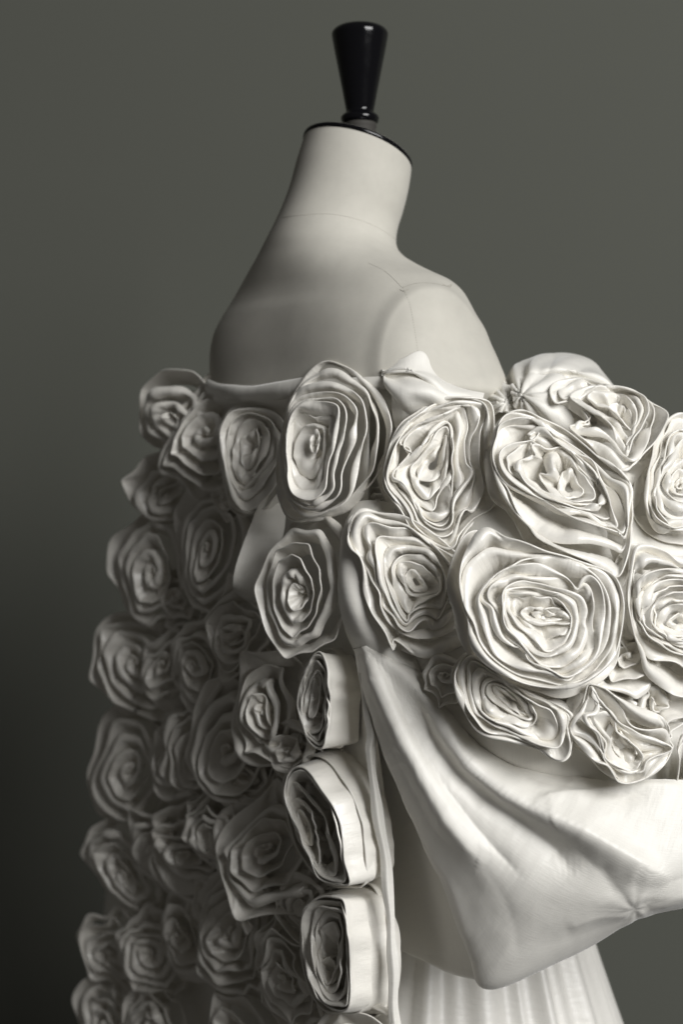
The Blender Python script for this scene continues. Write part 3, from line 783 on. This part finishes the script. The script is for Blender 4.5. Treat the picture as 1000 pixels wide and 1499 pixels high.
traced_rose([Z(355 - 345 * 1.15 / 2.5 - 0 + 0, 657 - 392 * 1.12 / 2.5, 2.5 / 1.14, p) for p in (
 [(440,180),(520,210),(545,260),(530,400),(500,500),(420,580),(350,600),(300,560),(280,470),(268,350),(280,290),(330,220)],
 [(310,270),(400,255),(465,280),(492,360),(480,440),(440,520),(370,582),(318,550),(290,450),(275,350)],
 [(320,290),(380,272),(442,300),(470,370),(445,450),(362,545),(318,500),(298,420),(300,340)],
 [(330,330),(380,290),(420,310),(432,360),(400,430),(350,500),(318,440)],
 [(350,350),(390,320),(400,380),(362,450),(338,400)])],
 panel_depth, h=0.05, lift=0.01, seed=12, skirt=False, extra=True, slope=0.55, normal=(-0.55, -0.82, 0.12), label='small oval rosette with a crumpled heart under the neckline band', inset=1.0, z_prof=(.4, 1, .95, .85, .8))
spiral_rose(450, 866, 112, panel_depth, 213, 5.4, h=0.07, ruffle=.085, aspect=.92, squeeze=.42, normal=(-0.62, -0.78, 0.0), roll=0.05, cup=.35, label='upright ruffled rosette beside the sleeve')
traced_rose([zH(p) for p in (
 [(420,830),(470,890),(495,1050),(497,1220),(480,1378),(400,1395),(310,1380),(240,1300),(215,1150),(250,960),(320,860)],
 [(345,850),(388,920),(403,1050),(397,1250),(372,1380),(330,1400),(270,1340),(228,1220),(222,1120),(250,990),(290,890)],
 [(330,900),(372,950),(385,1060),(380,1250),(350,1340),(318,1350),(265,1300),(245,1220),(245,1120),(270,1000)],
 [(330,955),(362,985),(376,1100),(366,1250),(330,1310),(262,1310),(250,1250),(260,1150),(290,1020)],
 [(325,975),(350,1000),(350,1080),(330,1190),(305,1225),(287,1200),(300,1100)])],
 panel_depth, h=0.08, lift=-0.024, seed=14, normal=(-0.80, -0.60, 0.0), label='smooth rolled rosette like a bolt of ribbon by the sleeve edge', inset=0.12, z_prof=(.5, 1, .97, .95, .93), crease=0.0006, skirt=False, jit=1.2)
traced_rose([zI(p) for p in (
 [(250,60),(335,48),(420,140),(505,260),(550,380),(577,560),(560,690),(490,728),(330,780),(150,640),(70,450),(50,250),(130,100)],
 [(140,120),(220,95),(300,140),(390,260),(445,390),(478,520),(480,750),(400,780),(270,760),(150,620),(70,420),(60,220)],
 [(105,165),(160,160),(220,220),(300,340),(345,480),(375,650),(385,765),(320,765),(240,735),(190,620),(130,500),(85,400),(60,300),(75,210)],
 [(110,235),(170,290),(250,400),(300,520),(330,650),(320,720),(250,700),(190,600),(130,480),(95,380),(85,290)],
 [(110,330),(150,335),(200,400),(230,520),(240,650),(200,640),(150,560),(110,470)],
 [(130,380),(165,400),(195,480),(200,560),(165,530),(135,460)])],
 panel_depth, h=0.085, lift=-0.022, seed=15, normal=(-0.80, -0.58, -0.05), label='deep rosette with three smooth lit bands on the coat edge', inset=0.15, z_prof=(.35, .7, 1, .95, .92, .9), crease=0.0006, skirt=False, jit=1.2)
traced_rose([zI(p) for p in (
 [(415,775),(500,765),(570,860),(610,1000),(625,1150),(608,1310),(560,1440),(455,1480),(300,1470),(180,1330),(130,1130),(150,900),(250,800)],
 [(390,840),(430,880),(452,1000),(470,1150),(466,1300),(455,1425),(350,1440),(250,1410),(180,1290),(140,1130),(145,970),(230,830)],
 [(160,890),(230,840),(330,835),(372,860),(390,1000),(396,1200),(400,1400),(330,1420),(260,1400),(190,1280),(150,1130),(140,1000)],
 [(235,890),(330,895),(376,940),(385,1100),(382,1300),(330,1375),(260,1330),(216,1200),(200,1050),(212,950)],
 [(250,930),(335,925),(360,1000),(355,1150),(345,1280),(290,1330),(245,1240),(222,1080)],
 [(255,1000),(320,970),(340,1080),(330,1200),(290,1290),(255,1220),(240,1100)],
 [(250,1180),(300,1150),(325,1200),(318,1270),(270,1285),(240,1230)])],
 panel_depth, h=0.085, lift=-0.022, seed=16, normal=(-0.80, -0.60, 0.0), label='deep boxy rosette with a crumpled heart at the bottom of the coat edge', inset=0.12, z_prof=(.35, .75, 1, .96, .93, .9, .86), crease=0.0006, skirt=False, jit=1.2)
spiral_rose(394, 1042, 100, panel_depth, 17, 5.0, h=0.07, ruffle=.11, aspect=.92, squeeze=.6, normal=(-0.55, -0.83, 0.05), roll=0.1, label='twisted rosette with one bright fold')
# px, py, radius px, wraps, ruffle, aspect, squeeze
for i, (x, y, r, w, rf, asp, sq) in enumerate([
 (300, 640, 76, 5, .07, .9, .5), (248, 612, 66, 4, .07, .95, .5), (224, 712, 48, 4, .08, 1.1, .5), (300, 805, 84, 6, .06, .85, .6),
 (208, 838, 74, 5, .09, 1.0, .4), (350, 928, 60, 6, .09, .95, .4), (280, 975, 70, 5, .09, .85, .5), (224, 972, 54, 4, .06, .8, .5),
 (180, 970, 72, 5, .08, 1.05, .4), (338, 1092, 80, 5, .06, .8, .6), (284, 1105, 62, 5, .09, .8, .5), (228, 1108, 56, 4, .10, .9, .4),
 (168, 1128, 74, 5, .07, .95, .5), (322, 1222, 62, 6, .14, 1.0, .3), (395, 1242, 88, 6, .10, .95, .4), (263, 1250, 72, 5, .07, .75, .6),
 (214, 1240, 60, 4, .08, .9, .5), (165, 1278, 66, 5, .08, 1.0, .5), (345, 1372, 82, 6, .09, .85, .5), (430, 1440, 76, 7, .20, 1.0, .3),
 (146, 1396, 60, 5, .09, .9, .4), (200, 1398, 60, 5, .09, .9, .4), (252, 1372, 58, 4, .08, .7, .5), (142, 1500, 62, 5, .09, 1, .4), (204, 1500, 60, 5, .08, .9, .4),
 (520, 1545, 70, 5, .08, 1.0, .5), (355, 1530, 70, 5, .08, 1.0, .5), (430, 1100, 40, 3, .06, .8, .5)]):
    spiral_rose(x + 24 * max(0, min(1, (330 - x) / 120)), y, r * (1.32 if 255 < x < 450 else 1.24), panel_depth, 40 + i, w * 0.95, h=0.055, ruffle=rf * 1.15, aspect=asp * 1.15, squeeze=sq, soften=0.72, dens=84 if x < 260 else 110, cup=0.5)

for i, (x, y, r) in enumerate([(362, 1135, 52), (452, 1118, 40), (446, 1322, 60), (300, 1312, 62), (338, 722, 50), (262, 880, 50), (372, 985, 44)]):
    spiral_rose(x, y, r, lambda a, b: panel_depth(a, b) - 0.004, 140 + i, 3.4, h=0.034, ruffle=.13, squeeze=.4, soften=.7)

# ------------------------------------------------------------------ plain cloth of the coat
gx = np.linspace(0, 1, 40); gy = np.linspace(572, 1560, 70)
PY, T = np.meshgrid(gy, gx, indexing='ij')
xr = lerp_tab(PY, [(500, 560), (760, 540), (1050, 548), (1150, 558), (1300, 572), (1500, 580)])
xl = lerp_tab(PY, [(540, 262), (700, 226), (850, 196), (1000, 178), (1150, 166), (1300, 156), (1500, 138)])
PX = xr + (xl - xr) * T
Pp = at(PX, PY, panel_depth(PX, PY) + 0.012) ; Pp[..., 0] += 0.004 * noise2(PX / 60, PY / 60, 1.3, 3)
V, F, UV = thick(Pp, 0.003); obj('back_panel', V, F, SILK_PLAIN, coat, UV)

# shell of the sleeve under its roses
gx = np.linspace(505, 1120, 50); gy = np.linspace(565, 1180, 50)
PY, PX = np.meshgrid(gy, gx, indexing='ij')
dd = sleeve_depth(PX, PY) + 0.012 + 0.007 * noise2(PX / 45, PY / 45, 1.2, 5)
lim = lerp_tab(PY, [(565, 700), (640, 590), (760, 520), (900, 515), (1180, 560)])
PX2 = np.maximum(PX, lim)
top_lim = lerp_tab(PX2, [(500, 640), (600, 600), (700, 590), (760, 575), (900, 590), (1000, 640), (1120, 700)])
PY2 = np.minimum(np.maximum(PY, top_lim), lerp_tab(PX2, [(505, 955), (600, 1000), (700, 1085), (800, 1140), (1120, 1165)]))
Ps = at(PX2, PY2, dd + 0.0)
V, F, UV = thick(cgrid(Ps[::4, ::4], 60, 60), 0.003); obj('sleeve_shell', V, F, SILK_PLAIN, coat, UV)

# the draped bubble of the sleeve
G = [
 [(519,948,-.170),(524,948,-.185),(529,947,-.19),(534,946,-.185),(538,945,-.19),(542,944,-.19),(546,944,-.18)],
 [(543,1035,-.185),(556,1032,-.215),(570,1028,-.225),(586,1010,-.200),(598,994,-.215),(606,986,-.215),(612,978,-.195)],
 [(573,1125,-.195),(588,1112,-.235),(604,1098,-.245),(626,1072,-.215),(641,1054,-.245),(650,1044,-.235),(660,1034,-.205)],
 [(610,1215,-.200),(630,1195,-.250),(650,1176,-.260),(680,1138,-.228),(694,1118,-.265),(708,1104,-.250),(722,1090,-.22)],
 [(653,1300,-.205),(682,1272,-.262),(712,1244,-.272),(748,1198,-.245),(768,1172,-.285),(786,1148,-.268),(804,1126,-.235)],
 [(690,1398,-.205),(735,1345,-.270),(778,1300,-.285),(826,1246,-.268),(856,1215,-.305),(880,1178,-.285),(900,1144,-.25)],
 [(722,1446,-.205),(795,1378,-.270),(850,1330,-.292),(905,1290,-.296),(945,1262,-.312),(968,1200,-.29),(985,1142,-.25)],
 [(862,1388,-.215),(900,1350,-.275),(940,1322,-.295),(975,1300,-.300),(1010,1270,-.305),(1040,1200,-.285),(1060,1142,-.24)],
 [(940,1342,-.235),(975,1330,-.265),(1010,1316,-.285),(1050,1296,-.290),(1090,1266,-.29),(1120,1200,-.265),(1140,1142,-.22)],
 [(1100,1310,-.22),(1120,1300,-.24),(1140,1285,-.25),(1165,1270,-.25),(1190,1250,-.24),(1200,1200,-.22),(1210,1142,-.18)]]
G = np.array(G, float)
tt_ = np.linspace(0, 1, 7)
for row in G:                                          # folds are shallow: pull depths towards the straight line across
    lin = row[0, 2] + (row[-1, 2] - row[0, 2]) * tt_ - 0.042 * np.sin(np.pi * tt_)
    row[:, 2] = lin + (row[:, 2] - lin) * 0.30
GW = at(G[..., 0], G[..., 1], G[..., 2])
# the hem rolls under and back
back = GW[:, :1] + np.array([0.012, 0.05, 0.012]); back2 = GW[:, :1] + np.array([0.03, 0.10, 0.05])
GW = np.concatenate([back2, back, GW], 1)
PD = cgrid(GW, 300, 260)
Nd = sheet_normals(PD, False); uvd = uv_of(PD)
sgrid, cgrid_ = np.meshgrid(np.linspace(0, 1, 300), np.linspace(0, 1, 260), indexing='ij')
PXY = cgrid(np.concatenate([G[:, :1], G[:, :1], G], 1)[..., :2], 300, 260)
amp = 0.0012 * np.clip(sgrid * 1.8, 0, 1) * np.clip(1.15 - cgrid_, 0, 1)
dis = amp * (noise2(uvd[..., 0] * 40, uvd[..., 1] * 75, 1.0, 11) + 0.5 * noise2(uvd[..., 0] * 90, uvd[..., 1] * 170, 1.0, 12))
def crease_line(pts, a, w1, w2, taper=0.12):
    """a fold along a line on the drape: height a (m), width w1 on its upper side and w2 below (photo pixels)"""
    Cc = crspline(pts, 120, False); Tt = np.gradient(Cc, axis=0); Tt /= np.linalg.norm(Tt, axis=1, keepdims=True)
    d = PXY[:, :, None] - Cc[None, None]; q = (d**2).sum(-1); k_ = q.argmin(-1)
    dm = np.sqrt(q.min(-1)); dv_ = np.take_along_axis(d, k_[..., None, None], 2)[:, :, 0]; tv = Tt[k_]
    side = tv[..., 0] * dv_[..., 1] - tv[..., 1] * dv_[..., 0]
    w_ = np.where(side < 0, w1, w2); u_ = k_ / 119.0
    f_ = np.clip(np.minimum(u_, 1 - u_) / taper, 0, 1)
    return a * f_ * np.exp(-np.sqrt((dm / w_)**2 + 0.03) * 1.25 + 0.2)
for pts, a_, w1, w2 in (
 ([(626,1003),(645,1052),(690,1122),(760,1172),(850,1212),(905,1242),(985,1288)], .0105, 13, 34),
 ([(598,1008),(640,1092),(692,1156),(762,1206),(815,1246),(840,1284)], -.0105, 24, 20),
 ([(536,955),(568,1035),(605,1108),(648,1184),(712,1268)], .0085, 18, 22),
 ([(556,965),(598,1060),(650,1150),(715,1232),(770,1290)], -.0060, 16, 20),
 ([(782,1182),(800,1168),(850,1160),(930,1152),(1000,1150)], .0055, 9, 26),
 ([(700,1075),(770,1128),(860,1156),(950,1166)], -.0045, 14, 18),
 ([(938,1336),(905,1300),(880,1262)], -.0012, 12, 14), ([(936,1334),(925,1290),(940,1240)], .0010, 12, 12),
 ([(940,1334),(975,1296),(1010,1282)], -.0015, 10, 14), ([(930,1340),(880,1342),(830,1360)], .0014, 12, 9),
 ([(840,1240),(880,1275),(905,1315)], -.0014, 14, 14), ([(665,1030),(690,1075),(720,1105)], -.0016, 8, 9),
 ([(628,1240),(665,1300),(690,1380)], .0016, 12, 18), ([(705,1262),(745,1330),(760,1400)], -.0012, 18, 18)):
    dis = dis + crease_line(pts, a_, w1, w2)
ux_, uy_ = PXY[..., 0] * .00068, PXY[..., 1] * .00068
pat = np.clip(0.5 + 0.7 * noise2(ux_, uy_, 14, 61), 0, 1.3) * np.clip(sgrid * 5, 0, 1)
dis = dis + 0.0016 * pat * ridge2(ux_ * 1.0 + uy_ * .5, uy_, 46, 62) + 0.0006 * ridge2(ux_, uy_, 120, 63) * np.clip(pat + .3, 0, 1)
dx_, dz_ = PD[..., 0] - at(936, 1338, -.29)[0], PD[..., 2] - at(936, 1338, -.29)[2]
rk = np.hypot(dx_, dz_); ak = np.arctan2(dz_, dx_)
dis = dis + 0.0005 * np.sin(ak * 7 + noise2(ak * 2, rk * 30, 1, 3)) * np.exp(-rk / 0.06) * np.clip(rk / 0.01, 0, 1)
PD = PD + Nd * dis[..., None]
V, F, UV = thick(PD, 0.002); obj('sleeve_drape', V, F, SILK_PLAIN, coat, UV)

SLEEVE_EDGE = [
 [(530,735,-.15),(522,738,-.165),(535,735,-.18),(560,735,-.185),(590,740,-.17)],
 [(503,780,-.16),(500,780,-.185),(515,778,-.20),(545,780,-.205),(585,780,-.18)],
 [(497,835,-.16),(497,835,-.195),(512,835,-.21),(545,838,-.212),(585,840,-.19)],
 [(500,880,-.16),(500,880,-.195),(516,880,-.216),(548,885,-.214),(590,890,-.19)],
 [(508,920,-.16),(510,920,-.195),(528,922,-.215),(560,932,-.214),(605,950,-.20)],
 [(519,952,-.16),(522,952,-.19),(538,955,-.205),(572,966,-.21),(622,1000,-.20)],
 [(530,985,-.16),(535,988,-.18),(552,995,-.19),(590,1010,-.195),(640,1050,-.19)]]
# inside of the sleeve, in shade between drape and coat edge
G = [
 [(520,960,-.06),(524,955,-.10),(530,950,-.15)],
 [(540,1050,-.05),(545,1045,-.10),(552,1040,-.165)],
 [(552,1150,-.04),(570,1140,-.10),(585,1130,-.175)],
 [(566,1250,-.04),(598,1235,-.11),(625,1222,-.18)],
 [(574,1330,-.04),(620,1320,-.12),(668,1308,-.185)],
 [(578,1378,-.04),(632,1395,-.12),(700,1405,-.19)],
 [(580,1384,-.035),(640,1416,-.115),(722,1444,-.19)],
 [(590,1370,-.0),(650,1395,-.07),(735,1425,-.13)]]
G = np.array(G, float); PL = cgrid(at(G[..., 0], G[..., 1], G[..., 2]), 90, 60)
Nl = sheet_normals(PL, False); uvl = uv_of(PL)
PL = PL + Nl * (0.0025 * noise2(uvl[..., 0] * 18, uvl[..., 1] * 90, 1, 17))[..., None]
V, F, UV = thick(PL, 0.002); obj('sleeve_lining', V, F, SILK_PLAIN, coat, UV, label='shaded inner side of the draped sleeve')

# folded facing along the open edge of the back panel
C = crspline([(533, 985), (540, 1040), (545, 1075), (541, 1100), (548, 1160), (560, 1230), (568, 1300), (573, 1370), (577, 1440), (580, 1530)], 140, False)
ct = at(C[:, 0], C[:, 1], panel_depth(C[:, 0], C[:, 1]) * 0 - 0.19)
a = np.linspace(0, 2 * np.pi, 26, endpoint=False)
uu = np.linspace(0, 1, 140)
wd = 0.0055 + 0.0012 * noise1(uu, [2, 3, 5], 5); 
prof = np.stack([np.cos(a), np.sin(a) * 0.8 * (1 + 0.3 * np.cos(4 * a + 1.0))], 1)
Q = ct[:, None] + wd[:, None, None] * (prof[None, :, :1] * np.array([1, 0.25, 0]) + prof[None, :, 1:] * np.array([-0.25, 1, 0]))
Q += 0.0012 * noise2(uu * 30, uu * 0, 1, 4)[:, None, None] * np.array([1, 0, 0])
uvq = np.stack(np.meshgrid(uu * 0.5, np.linspace(0, .04, 26), indexing='ij'), -1)
obj('edge_facing', Q.reshape(-1, 3), grid_faces(140, 26, False, True), SILK_PLAIN, coat, uvq.reshape(-1, 2))

# bodice under the roses: follows the form
LB = LF[(LF[:, 0] > 566)]
RB = tuck(form_rings(LB, NS, grow=0.006), LB)
V, F, UV = thick(np.concatenate([RB, ], 0), 0.002)
F = grid_faces(len(RB), NS, False, True)
obj('bodice', RB.reshape(-1, 3), F, SILK_PLAIN, coat, uv_of(RB).reshape(-1, 2))

def strip(name, top, bot, depth_t, depth_b, n, t=0.003, label=None, wr=0.002, seed=0, m=14, mat=None, belly=0.006):
    A = crspline(top, n, False); B = crspline(bot, n, False)
    a = at(A[:, 0], A[:, 1], depth_t(A[:, 0], A[:, 1])); b = at(B[:, 0], B[:, 1], depth_b(B[:, 0], B[:, 1]))
    v = np.linspace(0, 1, m)[None, :, None]
    P = a[:, None] * (1 - v) + b[:, None] * v
    P = P + np.array([0, -1, 0.2]) * belly * np.sin(np.pi * v)
    uvp = uv_of(P); Np = sheet_normals(P, False)
    P = P + Np * (wr * noise2(uvp[..., 0] * 70, uvp[..., 1] * 60, 1, seed))[..., None]
    V, F, UV = thick(P, t); return obj(name, V, F, mat or SILK_PLAIN, coat, UV, label)
k = lambda off: (lambda x, y: panel_depth(x, y) + off)
nb_t = crspline([(301, 552), (330, 563), (370, 566), (410, 561), (440, 553), (452, 550)], 90, False)
nb_b = crspline([(301, 580), (330, 583), (370, 583), (410, 580), (440, 575), (452, 573)], 90, False)
rows = []
for (a0, b0), (a1, b1) in zip(nb_t, nb_b):
    r_ = [project(a0 + (a1 - a0) * w, b0 + (b1 - b0) * w, 0.003 + 0.004 * math.sin(math.pi * w)**0.6) for w in np.linspace(0, 1, 9)]
    if all(q is not None for q in r_): rows.append(r_)
PB = np.array(rows); uvb = uv_of(PB)
PB = PB + sheet_normals(PB, False) * (0.0022 * noise2(uvb[..., 0] * 45, uvb[..., 1] * 110 + uvb[..., 0] * 60, 1, 6))[..., None]
V, F, UV = thick(PB, 0.003); obj('neckline_band', V, F, SILK_PLAIN, coat, UV)

def patch(name, G, t=0.0025, wr=0.0015, nu=60, nv=50, seed=0, label=None, mat=None, fan=None):
    G = np.array(G, float); P = cgrid(at(G[..., 0], G[..., 1], G[..., 2]), nu, nv)
    uvp = uv_of(P); Np = sheet_normals(P, False)
    P = P + Np * (wr * noise2(uvp[..., 0] * 60, uvp[..., 1] * 60, 1, seed))[..., None]
    if fan:
        Q = P - at(fan[0], fan[1], fan[2]); rr = np.linalg.norm(Q, axis=-1); an = np.arctan2(Q[..., 2], Q[..., 0])
        fo = np.abs(np.sin(an * fan[3] + 1.3 * noise2(an * 3, rr * 30, 1, seed + 3))) + 0.5 * np.sin(an * fan[3] * 2.3 + rr * 60)
        P = P + Np * (fan[4] * (fo - .5) * np.exp(-rr / fan[5]))[..., None]
    V, F, UV = thick(P, t); return obj(name, V, F, mat or SILK_PLAIN, coat, UV, label)
# folded flap over the near shoulder
patch('sleeve_edge', SLEEVE_EDGE, seed=21, wr=.0022, nu=80, nv=60)
f = lambda pts, ys: [(540 + a / 4.685, 500 + b / 4.685, y) for (a, b), y in zip(pts, ys)]
patch('shoulder_flap', [
 f([(75,215),(150,150),(250,112),(350,80),(420,150),(520,270),(660,340),(780,375)], [-.165,-.175,-.180,-.175,-.175,-.175,-.17,-.15]),
 f([(85,222),(160,205),(265,205),(370,235),(445,285),(535,360),(660,368),(780,395)], [-.178,-.190,-.196,-.196,-.196,-.19,-.18,-.16]),
 f([(95,235),(180,235),(280,230),(380,262),(440,310),(520,372),(640,385),(780,420)], [-.180,-.182,-.184,-.184,-.184,-.18,-.175,-.16]),
 f([(130,330),(230,318),(320,330),(410,345),(470,372),(545,400),(640,420),(780,450)], [-.190,-.205,-.208,-.205,-.20,-.19,-.18,-.16]),
 f([(160,440),(240,420),(330,420),(420,430),(500,440),(570,450),(660,470),(780,500)], [-.185,-.198,-.20,-.195,-.19,-.18,-.17,-.16]),
 f([(185,590),(260,560),(340,560),(430,560),(520,560),(600,560),(680,560),(780,560)], [-.165,-.17,-.17,-.165,-.16,-.16,-.15,-.15])], seed=3, wr=.0028, nu=110, nv=110, fan=(548, 548, -.18, 4, .006, .12))
f = lambda pts, y: [(200 + a / 2.5, 500 + b / 2.5, y + 0.0) for (a, b) in pts]
patch('loose_fold', [
 f([(470,540),(495,525),(520,520),(540,530)], -.02), f([(430,640),(470,635),(510,640),(545,640)], -.045), f([(390,740),(440,735),(495,740),(530,745)], -.055),
 f([(360,830),(420,830),(480,835),(515,830)], -.055), f([(355,890),(410,915),(465,920),(500,890)], -.045), f([(375,915),(420,942),(460,940),(490,905)], -.02)], seed=5, wr=.001, t=0.004)
# gathered ruffle on the far side of the shoulder top
patch('shoulder_roll', [
 [(742,592,-.06),(746,548,-.05),(768,527,-.04),(820,520,-.03),(864,530,-.03),(890,556,-.04),(905,580,-.05)],
 [(750,588,-.10),(755,552,-.10),(778,534,-.09),(822,528,-.09),(868,540,-.09),(898,566,-.09),(915,590,-.09)],
 [(752,592,-.115),(766,560,-.125),(790,543,-.125),(830,540,-.125),(876,552,-.12),(908,576,-.115),(925,600,-.11)],
 [(760,600,-.11),(772,572,-.12),(800,556,-.12),(836,553,-.12),(880,565,-.115),(915,588,-.11),(930,610,-.11)],
 [(765,610,-.12),(780,585,-.135),(806,570,-.14),(845,568,-.145),(890,580,-.14),(920,600,-.13),(940,625,-.12)],
 [(775,630,-.14),(790,610,-.15),(815,600,-.155),(850,600,-.16),(890,615,-.15),(925,630,-.14),(950,650,-.13)]], seed=8, wr=.0018, nu=110, nv=120, fan=(768, 585, -.12, 6, .006, .09))
patch('shoulder_gathers', [
 [(752,555,-.135),(775,548,-.145),(800,552,-.145),(825,560,-.14)],
 [(750,575,-.15),(778,566,-.165),(806,575,-.165),(835,590,-.155)],
 [(756,597,-.155),(784,588,-.175),(815,602,-.175),(845,625,-.165)],
 [(768,612,-.15),(795,612,-.17),(825,632,-.17),(855,655,-.165)],
 [(790,640,-.14),(815,645,-.15),(838,660,-.155),(865,680,-.155)]], seed=9, wr=.004, nu=90, nv=90, fan=(764, 580, -.15, 5, .0045, .06))
patch('shoulder_gathers', [
 [(700,572,-.10),(722,562,-.115),(745,560,-.12),(765,568,-.12)],
 [(705,590,-.12),(728,578,-.14),(750,580,-.14),(770,590,-.13)],
 [(715,610,-.13),(735,602,-.15),(755,606,-.15),(775,612,-.14)]], seed=12, wr=.003, nu=50, nv=60, fan=(740, 590, -.13, 5, .003, .06))

# ------------------------------------------------------------------ skirt
skirt = thing('gathered_skirt', (0.12, 0.05, ZC - 0.6), 'white gathered silk skirt showing below the draped sleeve', 'skirt')
na, nz = 520, 60
a = np.linspace(0, 2 * np.pi, na, endpoint=False); zt = np.linspace(0, 1, nz)
r0 = 0.150 + 0.10 * zt**1.1
pl = noise1(a / (2 * np.pi), [18, 23, 29, 34, 41, 53], 3) * (0.6 + 0.5 * np.abs(noise1(a / (2 * np.pi), [5, 7, 8], 31))) + 0.9 * (0.5 - np.abs(np.sin(2 * np.pi * (11 * a / (2 * np.pi) + 0.35 * noise1(a / (2 * np.pi), [3, 5, 7], 12))))) 
pl2 = noise1(a / (2 * np.pi), [9, 13, 17], 9)
aw = a[None] + 0.02 * np.sin(zt[:, None] * 7 + a[None] * 9)
R = r0[:, None] * (1 + 0.02 * pl2[None]) + (0.0045 * (0.7 + 0.6 * zt))[:, None] * pl[None]
zz_ = ZC + (749.5 - 1300) * pxm - zt * 0.30
Psk = np.stack([0.128 + R * np.cos(a), 0.13 + 0.85 * R * np.sin(a), np.repeat(zz_[:, None], na, 1)], -1)
uvs = np.stack(np.meshgrid(zt * .3, a * 0.2, indexing='ij'), -1)
obj('skirt_cloth', Psk.reshape(-1, 3), grid_faces(nz, na, False, True), SKIRT, skirt, uvs.reshape(-1, 2))

# ------------------------------------------------------------------ pin
pp = at(541, 547, -0.158)
pin = thing('dressmaking_pin', tuple(pp), 'black headed pin stuck in the shoulder of the dress form', 'pin')
a = np.linspace(0, np.pi, 13)
V, F = lathe(np.stack([np.sin(a) * 0.0032 + 1e-5, np.cos(a) * 0.0032], 1), 20, pp); obj('pin_head', V, F, BLACK, pin)
V, F = tube(np.linspace(pp, pp + np.array([0.012, 0.028, -0.008]), 4), 0.0004, 6); obj('pin_shaft', V, F, BLACK, pin)

for ob in bpy.data.objects:
    if '_w' in ob: del ob['_w']
